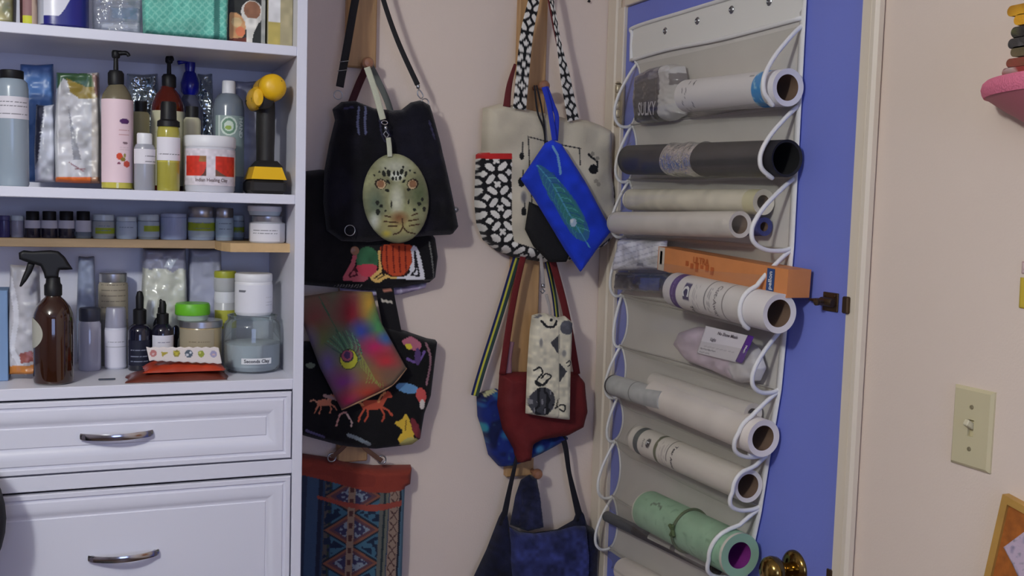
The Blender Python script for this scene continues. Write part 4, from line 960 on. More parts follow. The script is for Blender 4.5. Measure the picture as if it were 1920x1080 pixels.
part_l('body', e, [(r, 0), (r, h*.85), (r*.8, h*.88)], X, 2.055, ZT2, mat('olive_bottle', (170, 162, 118), .35)); part_l('cap', e, [(r*.72, h*.87), (r*.72, h)], X, 2.055, ZT2, BPLAS)
FOIL = mat('silver_foil', (190, 200, 204), .22, .85, bump=1.0, bscale=55)
upbag('foil_bag', 'crinkled silver foil bag behind the amber pump bottle', 'bag', 234, 300, 138, 2.165, ZT2, .02, FOIL, None, wr=.008, ws=9); upbag('foil_bag', 'narrow silver foil bag behind the cobalt pump bottle', 'bag', 366, 402, 138, 2.18, ZT2, .016, FOIL, None, wr=.008, ws=9)
upbag('frosted_bag', 'pale frosted plastic bag behind the drill', 'bag', 436, 486, 152, 2.13, ZT2, .018, mat('lilac_film', (170, 172, 192), .4, bump=.3, bscale=30), None, wr=.005)

# ---- cordless drill
YEL = mat('drill_yellow', (232, 182, 24), .4, bump=.05); RUB = mat('drill_rubber', (30, 28, 28), .6, bump=.2, bscale=200)
DYc = 1.995; bx, br, bz = cyl(463, 530, 318, DYc)
e = empty('cordless_drill', (bx, DYc, ZT2), 'yellow and black cordless drill standing on its battery', 'drill')
zb0 = zat(497, 333, DYc); zb1 = zat(497, 314, DYc)
mb = MB(); mb.add(*box((bx-br, DYc-.048, ZT2), (bx+br, DYc+.06, zb0-.004), .006)); bat = mb.build('battery', RUB, e, .6)
def frust(x, y, z0, z1, a0, b0, a1, b1):
    V = [(x-a0, y-b0, z0), (x+a0, y-b0, z0), (x+a0, y+b0, z0), (x-a0, y+b0, z0), (x-a1, y-b1, z1), (x+a1, y-b1, z1), (x+a1, y+b1, z1), (x-a1, y+b1, z1)]
    return fixn(V, [(0, 1, 2, 3), (4, 5, 6, 7), (0, 1, 5, 4), (1, 2, 6, 5), (2, 3, 7, 6), (3, 0, 4, 7)])
mb = MB(); mb.add(*frust(bx, DYc, zb0-.004, zb1, br*.98, .050, br*.76, .040)); mb.build('battery_trim', YEL, bat, False)
mb = MB(); mb.add(*frust(bx+.002, DYc, zb1, zb1+.012, br*.78, .040, br*.5, .028)); hz1 = zat(497, 205, DYc)
mb.add(*lathe([(.0165, 0), (.0165, .03), (.0175, .06), (.017, hz1-zb1), (.015, hz1-zb1+.03)], (bx+.001, DYc+.004, zb1+.004), n=24, sy=1.35)); mb.build('handle', RUB, e, .8)
hx, hr, hz = cyl(479, 531, 142, DYc); hzc = hz-hr
mb = MB(); mb.add(*lathe([(0, -.062), (.012, -.061), (.021, -.056), (hr*.96, -.044), (hr, -.03), (hr, .04), (hr*.9, .05), (hr*.6, .062), (.018, .064)], (hx, DYc, hzc), (0, 1, 0), 32)); mb.build('motor_housing', YEL, e, .8)
mb = MB(); mb.add(*lathe([(hr*1.012, -.034), (hr*1.012, -.031)], (hx, DYc, hzc), (0, 1, 0), 32, capped=False));
for k in range(5): mb.add(*box((hx+hr*.2+.002, DYc-.0585+.0, hzc-.010+k*.005), (hx+hr*.55, DYc-.05, hzc-.0085+k*.005)))
mb.build('vent_slots', RUB, e, False)
lx = onY(477, 186, DYc); mb = MB(); mb.add(*lathe([(0, -.05), (.009, -.048), (.0125, -.03), (.0125, .02), (.010, .03)], (lx[0], DYc, lx[2]), (0, 1, 0), 20, sx=1, sy=1.7)); mb.build('gear_selector', YEL, e, .8)
mb = MB(); mb.add(*lathe([(.008, -.045), (.014, -.04), (.015, .03), (.010, .035)], ((lx[0]+hx)/2-.004, DYc+.002, (lx[2]+hzc)/2-.012), (0, 1, 0), 20, sx=1.5, sy=1.3)); mb.build('grip_neck', RUB, e, .8)
mb = MB(); mb.add(*lathe([(.019, .064), (.021, .07), (.021, .10), (.012, .118), (.007, .12)], (hx, DYc, hzc), (0, 1, 0), 24)); mb.build('chuck', RUB, e, .7)

# ---- riser board inside the lower bay
RZ = 1.4712; OAK = mat('raw_board', (176, 148, 112), .6, var=.15, vscale=14, stretch=(.4, 3, 3), bump=.08, bscale=60)
e = empty('riser_shelf', (.05, 2.1, RZ-.016), 'thin raw wood riser board carrying the small jars', 'shelf')
mb = MB(); mb.add(*box((SI0, 2.090, RZ-.016), (SI1, SB, RZ), .001)); mb.build('back_board', OAK, e, .5)
ax = onY(432, 468, 1.985)[0]; a2 = onY(414, 462, 2.03)[0]
V = [(SI1, 1.985), (SI1, 2.0898), (a2-.004, 2.0898), (a2, 2.02), (ax, 1.985)]; n = 5
VV = [(x, y, RZ-.0165) for x, y in V]+[(x, y, RZ) for x, y in V]
build('side_board', *fixn(VV, [tuple(range(n)), tuple(range(n, 2*n))]+[(i, (i+1) % n, n+(i+1) % n, n+i) for i in range(n)]), mat('raw_board_end', (206, 172, 124), .6, var=.12, vscale=30), e, False)
GJ = 'small jars on the riser board'
DARKV = mat('dark_vial', (40, 38, 54), .15, coat=.5)
def vial(xl, xr, lab, grey=False):
    e, X, r, h = can('small_vial', lab, 'vial', xl, xr, 396, 2.118, RZ+.0002, GJ); z = RZ+.0002
    part_l('body', e, [(r*.95, 0), (r, .002), (r, h*.62), (r*.8, h*.68)], X, 2.118, z, DARKV if not grey else PETC, 24); part_l('cap', e, [(r*.85, h*.66), (r*.86, h*.98), (r*.8, h)], X, 2.118, z, BPLAS, 20)
    label('label', e, X, 2.118, r, z+h*(.36 if not grey else .24), z+h*.66, -1.5, 1.5, None, (206, 206, 216)); return e
for xl, xr, lb, g in ((46, 76, 'dark vial with black cap, leftmost of three on the riser board', 0), (77, 108, 'dark vial with black cap, middle of three on the riser board', 0), (109, 140, 'dark vial with black cap, rightmost of three on the riser board', 0), (141, 171, 'clear vial with white label right of the dark vials', 1)): vial(xl, xr, lb, g)
LIME = (164, 182, 48)
def jar(xl, xr, yt, lab, body, lid, lidf=.78, stripe=None, Y=2.122, lbl=None, lmat=None):
    e, X, r, h = can('small_jar', lab, 'jar', xl, xr, yt, Y, RZ+.0002, GJ); z = RZ+.0002
    part_l('body', e, [(r*.95, 0), (r, .002), (r, h*(lidf-.02)), (r*.88, h*lidf)], X, Y, z, body, 28); part_l('lid', e, [(r*.97, h*(lidf-.01)), (r*.99, h*lidf), (r*.99, h*.97), (r*.93, h)], X, Y, z, lid, 28)
    if lbl: label('label', e, X, Y, r, z+h*.10, z+h*(lidf-.05), -1.4, 1.4, lambda p: (p.put(((p.p[:, 1] > stripe[0]*h*1000) & (p.p[:, 1] < stripe[1]*h*1000) & (p.p[:, 0] > stripe[2]*r*1000))*1.0, LIME) if stripe else 0, scribble(p, -r*700, r*700, (h*420, h*250), (120, 140, 160), .8)), lbl)
    return e
LBL = mat('pale_blue_jar', (178, 194, 214), .3); CLID = mat('pale_lid', (206, 220, 226), .3); GJAR = mat('grey_clear_jar', (150, 160, 168), .25)
jar(-4, 19, 404, 'purple jar at the left end of the riser board', mat('purple_jar', (70, 66, 120), .25), mat('purple_lid', (84, 82, 130), .3)); jar(20, 45, 404, 'pale grey jar beside the purple jar on the riser board', mat('pale_grey_jar', (160, 160, 176), .3), CLID)
jar(173, 215, 402, 'jar with lime green label, leftmost lime one on the riser board', GJAR, CLID, .76, (.1, .36, -.8), lbl=(170, 176, 176)); jar(217, 257, 406, 'pale blue jar between the two lime labelled jars', LBL, CLID, .80, lbl=(190, 206, 222)); jar(258, 299, 402, 'jar with lime green label right of the pale blue jar', GJAR, CLID, .76, (.22, .46, -.5), lbl=(180, 196, 206))
jar(300, 351, 400, 'wide pale lavender blue jar in the middle of the riser board', mat('lavender_jar', (166, 180, 214), .35), mat('lavender_lid', (176, 188, 216), .35), .86); jar(352, 403, 388, 'jar with silver lid and a lime stripe round it', LBL, SILVER, .70, (.18, .44, -2), lbl=(196, 212, 218)); jar(404, 438, 390, 'jar with silver lid and plain pale blue label', LBL, SILVER, .72, Y=2.11, lbl=(190, 214, 230)); jar(434, 458, 404, 'jar half hidden behind the pale blue label jar, lime spot', GJAR, CLID, .8, (.2, .45, -1), Y=2.155, lbl=(180, 196, 206))
e, X, r, h = can('white_jar', 'white labelled jar with silver lid at the right end of the riser', 'jar', 467, 535, 404, 2.032, RZ+.0002, GJ); z = RZ+.0002
part_l('body', e, [(r*.94, 0), (r, .003), (r, h*.72), (r*.85, h*.77)], X, 2.032, z, mat('milk_jar', (206, 206, 212), .3)); part_l('lid', e, [(r*.84, h*.76), (r*.86, h*.78), (r*.86, h*.97), (r*.8, h)], X, 2.032, z, SILVER)
label('label', e, X, 2.032, r, z+h*.06, z+h*.70, -1.3, .6, lambda p: scribble(p, -34, 14, (21, 16), (110, 110, 118), 1.3, 4), (228, 226, 232))
e2, X2, r2, h2 = can('white_tub', 'white tub stacked on the white labelled jar', 'tub', 465, 528, 386, 2.032, z+h+.0002, GJ); h2 = min(h2, Z2-.018-z-h-.001)
part_l('body', e2, [(r2*.9, 0), (r2*.96, h2*.3), (r2*.97, h2*.45)], X2, 2.032, z+h+.0002, CLID); part_l('lid', e2, [(r2, h2*.42), (r2*1.02, h2*.5), (r2*1.02, h2*.93), (r2*.97, h2)], X2, 2.032, z+h+.0002, WPLAS)

# ---- bottom bay
def stackz(X, Y): return ZT3
boxat('blue_box', 'pale blue box at the left edge of the bottom shelf', 'box', -14, 14, 545, 2.02, .08, ZT3, None, rgb=(120, 150, 190))
def pt(Q):
    p = Paint(Q, (184, 182, 188)); p.noise(14, .12, seed=3); p.line([(20, 520), (32, 590), (24, 650), (40, 680)], 10, (214, 214, 222), True); p.poly([(10, 684), (80, 680), (80, 715), (10, 715)], (190, 120, 54)).poly([(37, 660), (62, 654), (64, 674), (40, 678)], (150, 84, 78)); return p
upbag('stand_up_pouch', 'white pouch with orange base behind the amber spray bottle', 'pouch', 15, 78, 496, 2.04, ZT3, .022, GLOSSP, pt, step=2.2, wr=.004)
SY = 1.985; e, X, r, h = can('spray_bottle', 'amber glass spray bottle with black trigger head', 'bottle', 60, 139, 560, SY, ZT3)
part_l('body', e, [(r*.86, 0), (r*.97, .003), (r, .009), (r, h*.74), (r*.96, h*.82), (r*.82, h*.91), (r*.56, h*.985), (r*.40, h*1.02), (r*.38, h*1.06)], X, SY, ZT3, AMBER, 48)
zc = ZT3+h*1.04; nx = onY(97, 530, SY)[0]
part_l('collar', e, [(r*.43, 0), (r*.44, .002), (r*.44, .018), (r*.36, .022), (r*.34, .032)], X, SY, zc, BPLAS, 28)
ol = [(35, 474), (44, 469), (60, 471), (95, 469), (110, 471), (122, 482), (130, 495), (137, 505), (126, 506), (112, 506), (110, 512), (110, 522), (84, 522), (82, 512), (76, 499), (60, 494), (46, 490), (36, 486)]
slab('sprayer_head', ol, SY-.008, .004, BPLAS, e, 3, 5, back=.018)
slab('trigger', [(52, 492), (66, 494), (60, 510), (50, 526), (40, 538), (36, 537), (41, 522), (48, 505)], SY-.004, .003, BPLAS, e, 3, 4, back=.009)
zl0, zl1 = zat(80, 652, SY), zat(80, 594, SY)
A = np.linspace(-PI*.5-.62, -PI*.5+.62, 24); B_ = np.linspace(-1, 1, 20); V = []; 
for b in B_:
    for a in np.linspace(-1, 1, 24): V.append((X+math.sin(-PI/2+.12+a*.95*math.sqrt(max(0, 1-b*b)))*(r+.0006), SY-math.cos(-PI/2+.12+a*.95*math.sqrt(max(0, 1-b*b)))*(r+.0006), (zl0+zl1)/2+b*(zl1-zl0)/2))
build('round_label', V, [(i*24+j, i*24+j+1, (i+1)*24+j+1, (i+1)*24+j) for i in range(19) for j in range(23)], mat('round_paper_label', (178, 176, 164), .7), e, True)
upbag('zip_bag', 'bluish clear zip bag behind the dark lidded jar', 'bag', 143, 181, 480, 2.165, ZT3, .012, mat('bluish_film', (142, 152, 176), .3, bump=.4, bscale=35), None, wr=.004)
GB3 = 'jars and bottles on the bottom shelf'
e, X, r, h = can('powder_jar', 'small clear jar of white powder with dark lid beside the spray bottle', 'jar', 146, 190, 577, 2.118, ZT3, GB3)
part_l('body', e, [(r*.93, 0), (r, .004), (r, h*.74), (r*.86, h*.80)], X, 2.118, ZT3, mat('powder_glass', (176, 176, 192), .12, coat=.5)); part_l('lid', e, [(r*.9, h*.79), (r*.95, h*.81), (r*.95, h*.97), (r*.88, h)], X, 2.118, ZT3, mat('slate_lid', (54, 56, 70), .4))
e, X, r, h = can('mason_jar', 'glass jar with silver lid and handwritten tan label', 'jar', 183, 241, 511, 2.178, ZT3, GB3)
part_l('body', e, [(r*.92, 0), (r, .004), (r, h*.86), (r*.88, h*.91)], X, 2.178, ZT3, mat('tan_jar', (150, 142, 128), .2, coat=.4)); part_l('lid', e, [(r*.9, h*.90), (r*.92, h*.91), (r*.92, h*.99), (r*.86, h)], X, 2.178, ZT3, SILVER)
label('label', e, X, 2.178, r, zat(210, 600, 2.15), zat(210, 532, 2.15), -1.2, 1.2, lambda p: scribble(p, -24, 24, (68, 58, 47, 36, 24), (96, 90, 84), 1.4, 9), (168, 158, 138))
e, X, r, h = can('lotion_bottle', 'white bottle with translucent cap in front of the mason jar', 'bottle', 196, 238, 576, 2.128, ZT3, GB3)
part_l('body', e, [(r*.9, 0), (r, .004), (r, h*.66), (r*.95, h*.68)], X, 2.128, ZT3, mat('white_bottle', (208, 208, 222), .4)); part_l('cap', e, [(r*.97, h*.67), (r*.98, h*.70), (r*.9, h*.97), (r*.8, h)], X, 2.128, ZT3, mat('frost_cap', (158, 158, 176), .3))
label('label', e, X, 2.128, r, ZT3+h*.03, ZT3+h*.64, -1.5, 1.5, lambda p: (scribble(p, -16, 16, (50, 48), (150, 150, 160)), p.line([(-22, 40), (22, 40)], .8, (170, 170, 180))), (226, 224, 236))
def pt(Q): p = Paint(Q, (206, 208, 196)); p.noise(14, .12, seed=5); y = Q[:, 1]+6*vnoise(Q, 14, 2); p.put((y < 505)*.9, (150, 152, 176)); p.put(((y > 480) & (y < 500) & (np.abs(Q[:, 0]-322+(Q[:, 1]-485)*.7) < 8))*.8, (226, 236, 246)); return p
upbag('powder_bag', 'clear zip bag of white powder standing behind the dropper bottles', 'bag', 264, 352, 464, 2.178, ZT3, .03, mat('powder_bag_film', vcol=True, rough=.2, spec=.6, bump=.25, bscale=50), pt, step=2.6, wr=.006)
def dropper(xl, xr, ysh, ytop, Y, lab, lbl=None, body=None):
    e, X, r, h = can('dropper_bottle', lab, 'bottle', xl, xr, ysh, Y, ZT3, 'dropper bottles on the bottom shelf'); H = zat((xl+xr)/2, ytop, Y)-ZT3
    part_l('body', e, [(r*.92, 0), (r, .003), (r, h*.84), (r*.85, h*.93), (r*.5, h)], X, Y, ZT3, body or mat('black_glass', (22, 22, 40), .1, coat=.6), 28); g = H-h
    part_l('dropper_cap', e, [(r*.55, h*.98), (r*.56, h+g*.42), (r*.34, h+g*.46)], X, Y, ZT3, BPLAS, 20); part_l('bulb', e, [(r*.32, h+g*.44), (r*.34, h+g*.8), (r*.22, h+g*.97), (0, h+g)], X, Y, ZT3, BPLAS, 20)
    if lbl: label('label', e, X, Y, r, ZT3+h*lbl[0], ZT3+h*lbl[1], -1.2, 1.2, lbl[2], lbl[3])
    return e
dropper(239, 285, 606, 545, 2.10, 'large black dropper bottle, front left of the group', (.12, .66, lambda p: scribble(p, -18, 14, (36, 30, 18, 8), (150, 156, 176), 1.3, 6), (26, 28, 48)))
dropper(284, 326, 606, 563, 2.092, 'dark dropper bottle with white label', (.30, .76, lambda p: (scribble(p, -10, 12, (28,), (120, 120, 150), 1.4, 2), p.ell(-4, 12, 5, 5, (120, 120, 136)), p.ell(8, 12, 4, 5, (140, 140, 150))), (224, 224, 236)))
dropper(286, 314, 590, 557, 2.15, 'dropper bottle hidden behind the white labelled one'); dropper(315, 338, 600, 568, 2.16, 'narrow dark dropper bottle right behind the white labelled one')
e, X, r, h = can('kraft_jar', 'jar with silver lid and kraft paper label under the green lidded tub', 'jar', 335, 418, 599, 2.085, ZT3, GB3); KZ = ZT3+h
part_l('body', e, [(r*.93, 0), (r*.97, .004), (r*.97, h*.86), (r*.93, h*.88)], X, 2.085, ZT3, mat('tan_powder_jar', (176, 158, 120), .2, coat=.4)); part_l('lid', e, [(r*.97, h*.86), (r, h*.87), (r, h*.985), (r*.96, h)], X, 2.085, ZT3, SILVER, 48)
label('label', e, X, 2.085, r*.97, ZT3+h*.2, ZT3+h*.84, -1.4, .55, lambda p: scribble(p, -26, 14, (38, 28), (110, 100, 84), 1.4, 12), (168, 158, 134))
e, X, r, h = can('green_lid_tub', 'small tub with bright green lid on the kraft label jar', 'tub', 328, 394, 568, 2.085, KZ+.0003, GB3)
part_l('body', e, [(r*.86, 0), (r*.95, h*.3), (r*.96, h*.35)], X, 2.085, KZ+.0003, mat('frost_tub', (170, 190, 176), .3)); part_l('lid', e, [(r, h*.32), (r*1.02, h*.4), (r*1.02, h*.85), (r*.95, h)], X, 2.085, KZ+.0003, mat('lime_lid', (106, 190, 40), .4))
upbag('frosted_bag', 'pale lilac frosted bag standing behind the green lidded tub', 'bag', 350, 418, 464, 2.182, ZT3, .022, MATS['lilac_film'], None, wr=.005)
for yt, yb, zb, lb in ((546, None, ZT3, 'white lidded jar with lime label, under another behind the white tub'), (508, 546, None, 'lime lidded jar stacked behind the white tub')):
    e, X, r, h = can('small_jar', lb, 'jar', 401, 444, yt, 2.148, ZT3 if zb else zat(422, 546, 2.148)+.0003, GB3); z = ZT3 if zb else zat(422, 546, 2.148)+.0003
    part_l('body', e, [(r*.93, 0), (r, .003), (r, h*.66 if not zb else h*.84), (r*.92, h*.70 if not zb else h*.86)], X, 2.148, z, mat('pale_jar', (196, 196, 198), .3)); part_l('lid', e, [(r*.97, h*(.68 if not zb else .85)), (r, h*.9), (r*.94, h)], X, 2.148, z, mat('olive_lime_lid', (176, 178, 54), .4) if not zb else WPLAS)
    if zb: label('label', e, X, 2.148, r, z+h*.5, z+h*.75, -1.2, 1.2, None, (186, 184, 70))
JY = 2.05; e, X, r, h = can('glass_jar', 'big clear glass jar of white clay under the white tub', 'jar', 419, 527, 590, JY, ZT3, GB3); JZ = ZT3+h
part_l('glass', e, [(r*.80, 0), (r*.93, .003), (r, .014), (r, h*.80), (r*.95, h*.88), (r*.86, h*.92), (r*.86, h*.96), (r*.88, h), (r*.80, h), (r*.80, h*.93)], X, JY, ZT3, GLASS, 56, capped=False)
ch = zat(470, 648, JY-r)-ZT3
part_l('clay', e, [(0, .003), (r*.80, .003), (r*.95, .012), (r*.97, ch*.97), (r*.9, ch), (0, ch*1.01)], X, JY, ZT3, mat('white_clay', (190, 194, 202), .8, bump=.2, bscale=150), 48)
tz = zat(475, 678, JY-r); label('label', e, X, JY, r, tz-.0058, tz+.0058, -.52, .56, None, (222, 224, 226))
text_part('Seconds Clay', .0092, on_cyl(X, JY, r+.0013, tz, .02), mat('grey_print', (84, 86, 92), .6), e, bold=.00025)
JT = JZ+.0003; e, X, r, h = can('white_tub', 'white supplement tub standing on the big glass jar', 'tub', 440, 511, 512, JY, JT, GB3)
part_l('body', e, [(r*.90, 0), (r, .005), (r, h*.78), (r*.96, h*.82)], X, JY, JT, WPLAS, 48); part_l('lid', e, [(r*.97, h*.80), (r*1.0, h*.82), (r*1.0, h*.97), (r*.95, h)], X, JY, JT, WPLAS, 48)
label('label', e, X, JY, r, JT+h*.08, JT+h*.74, -1.5, 1.5, lambda p: (p.line([(-34, 42), (-22, 42)], 4, (110, 110, 120)), scribble(p, -40, -18, (14, 10, 6), (190, 190, 196), .9), scribble(p, 20, 40, (30, 25, 20, 15, 10), (200, 200, 206), .9)), (230, 230, 238))
def pillow(name, parent, c, a, b, hh, mt, seed=0, tilt=0.0, col=None):
    """soft flat packet lying down"""
    U, W = 22, 12; V = []; Fc = []
    u = np.linspace(-1, 1, U+1); w = np.linspace(-1, 1, W+1); A, B2 = np.meshgrid(u, w); A, B2 = A.ravel(), B2.ravel()
    t = (1-np.abs(A)**3.0)**.6*(1-np.abs(B2)**3.0)**.6; n = vnoise(np.c_[A*5, B2*4], 1, seed)*.22
    zt = c[2]+hh*np.clip(t*(1+n), .04, 9); zb = np.full(len(A), c[2])+hh*.02*(1-t)
    X_, Y_ = c[0]+A*a+.06*a*vnoise(np.c_[B2*3, A*0], 1, seed+1), c[1]+B2*b
    V = np.vstack([np.c_[X_, Y_, zt], np.c_[X_, Y_, zb]]); m_ = len(A); W1 = U+1
    for i in range(W):
        for j in range(U):
            q = (i*W1+j, i*W1+j+1, (i+1)*W1+j+1, (i+1)*W1+j); Fc.append(q); Fc.append(tuple(k+m_ for k in q[::-1]))
    edge = [j for j in range(U+1)]+[i*W1+U for i in range(1, W+1)]+[W*W1+j for j in range(U-1, -1, -1)]+[i*W1 for i in range(W-1, 0, -1)]
    for p_, q_ in zip(edge, edge[1:]+edge[:1]): Fc.append((q_, p_, p_+m_, q_+m_))
    return build(name, V, Fc, mt, parent, True)
a, b = onY(236, 705, 1.99), onY(424, 705, 1.99); cx_ = (a[0]+b[0])/2; hw = (b[0]-a[0])/2
e = empty('spice_packet', (cx_, 1.995, ZT3), 'flat dark brown red packet lying on the bottom shelf', 'packet', 'red packets on the bottom shelf'); pillow('packet_body', e, (cx_, 1.995, ZT3), hw, .045, .015, mat('brown_packet', (104, 46, 34), .3, bump=.3, bscale=40, var=.2, vscale=30), 3)
e = empty('spice_packet', (cx_+.012, 2.0, ZT3+.0152), 'orange red packet on top of the dark brown one, under the sticker strip', 'packet', 'red packets on the bottom shelf'); pillow('packet_body', e, (cx_+.012, 2.0, ZT3+.0152), hw*.80, .040, .018, mat('red_packet', (176, 60, 34), .3, bump=.3, bscale=40, var=.2, vscale=30), 6)
def pt(Q):
    p = Paint(Q, (226, 216, 212))
    for i, (x, c) in enumerate(((287, (190, 120, 116)), (309, (176, 160, 60)), (331, (196, 182, 60)), (354, (84, 96, 110)), (377, (150, 160, 60)), (400, (160, 156, 190)))):
        y = 663+(x-345)*.01
        if i == 1: p.poly([(302, 659), (316, 661), (304, 669)], c)
        elif i == 2: p.ell(x, y, 6.5, 6.5, (150, 140, 60)).ell(x, y, 3, 3, c).line([(x-6, y-5), (x-3, y-2)], 2, c).line([(x+6, y-5), (x+3, y-2)], 2, c)
        elif i == 3: p.ell(x, y, 7.5, 7.5, c).ell(x-3, y+2, 2.5, 2.5, (210, 214, 220)).ell(x+3, y-2, 2.5, 2.5, (210, 214, 220))
        elif i == 4: p.ell(x, y, 6, 6.5, c).ell(x-2, y-2, 2.4, 2, (210, 206, 120))
        else: p.ell(x, y, 6.5, 6.5, c).ell(x, y+1, 3, 2, (210, 180, 180))
    return p
top = [(274+i*8, 650+(2 if i % 2 else 0)) for i in range(18)]; bot = [(416-i*8, 681-i*.35+(2 if i % 2 else 0)) for i in range(18)]
e = empty('sticker_strip', onY(345, 682, 1.962), 'white sticker strip with round coloured pictures leaning on the red packets', 'stickers'); slab('strip', top+bot, 1.962, .0012, PAINTED, e, 1.6, 3, pt)
mb = MB(); c0, c1 = onY(184, 708, 2.02), onY(216, 707, 2.02); z = ZT3; mb.add(*box((c0[0], 1.990, z), (c1[0], 1.996, z+.003), .001)); mb.build('small_clip', mat('slate_clip', (70, 74, 86), .4), None, .5, label='thin dark clip lying on the bottom shelf', cat='clip')
# ------------------------------------------------------------------ clear pocket organizer on the door
SHX = DX-.004
def yR(z): return float(np.interp(z, [.5, .86, 1.0, 1.11, 1.24, 1.36, 1.5, 2.0], [1.640, 1.598, 1.563, 1.545, 1.522, 1.514, 1.507, 1.507]))
def yL(z): return float(np.interp(z, [.5, .8, 1.0, 1.23, 1.36, 1.5, 1.62, 1.75, 1.88, 1.97], [2.135, 2.135, 2.130, 2.122, 2.125, 2.122, 2.114, 2.110, 2.098, 2.120]))
ORG = empty('door_organizer', (SHX, 1.81, .55), 'white edged clear pocket organizer hanging on the blue door', 'organizer')
VINYL = clear('pocket_vinyl', (250, 250, 248), .045, (226, 222, 214), .30, .10, .12, 22)
BACKM = mat('organizer_back', (208, 203, 196), .6, bump=.08, bscale=30, var=.04, vscale=8)
PIPE = mat('white_piping', (232, 230, 228), .6, bump=.15, bscale=500); HEAD = mat('organizer_header', (230, 228, 222), .65, bump=.1, bscale=300)
ROWZ = [1.890, 1.750, 1.6235, 1.4955, 1.358, 1.2375, 1.115, 1.009, .872, .745]
DLEFT = [.046, .034, .036, .032, .020, .036, .024, .040, .04]
DEPTH = [.082, .080, .088, .086, .062, .082, .074, .096, .07]
ZTOP = 1.972
def yS(z):                                     # left edge of the back sheet, drawn in between the pocket seams
    r = np.interp(z, ROWZ[::-1], range(len(ROWZ))); return yL(z)-.034*abs(math.sin(PI*r))**.6*(z < 1.885)
zz = np.linspace(ROWZ[-1]-.01, 1.905, 160); V = []; Fc = []
for k, z in enumerate(zz): V += [(SHX, yS(z), z), (SHX, yR(z), z)]
for k in range(159): Fc.append((2*k, 2*k+1, 2*k+3, 2*k+2))
build('back_sheet', V, Fc, BACKM, ORG)
# header strip, sloping hem and snaps
V = []; Fc = []; n = 24
for i in range(n+1):
    t = i/n; y = 2.118+(1.505-2.118)*t; wob = .003*math.sin(t*7)
    zb = 1.898+.004*math.sin(t*9); zt = ZTOP+.012*0-(.006 if i in (0,) else 0)
    V += [(SHX-.001, y, zb), (SHX-.0045-wob*.3, y, (zb+zt)/2), (SHX-.001, y, zt)]
for i in range(n):
    for j in range(2): a = i*3+j; Fc.append((a, a+3, a+4, a+1))
build('header', V, Fc, HEAD, ORG)
for P in ([(SHX-.003, 2.118, 1.895), (SHX-.003, 2.119, 1.955), (SHX-.003, 2.108, ZTOP-.001), (SHX-.003, 1.9, ZTOP), (SHX-.003, 1.6, ZTOP), (SHX-.003, 1.506, ZTOP)], [(SHX-.003, 2.116, 1.898), (SHX-.005, 1.95, 1.901), (SHX-.005, 1.75, 1.896), (SHX-.003, 1.507, 1.899)]):
    build('binding', *tube(spline(np.array(P), 8), .0042, 8), PIPE, ORG)
for x, y in ((1247, 58), (1307, 39), (1371, 18), (1442, 3)):
    c = onX(x, y, SHX-.005); mb = MB(); mb.add(*lathe([(.0075, 0), (.0078, .001), (.006, .003), (.0045, .0035), (.004, .0015), (0, .0035)], (SHX-.004, c[1], c[2]), (-1, 0, 0), 18)); mb.build('snap', STEEL, ORG, .8)
# side bindings
for fn, w in ((yR, .016), (yS, .006)):
    P = np.array([(SHX-.0015, fn(z)+(-.002 if fn is yR else .002), z) for z in np.linspace(ROWZ[-1]-.01, ZTOP if fn is yR else 1.9, 150)]); V, Fc, s, t = strip(P, w, (-1, 0, 0), .003, 2); build('side_binding', V, Fc, PIPE, ORG)
ROLLS = []
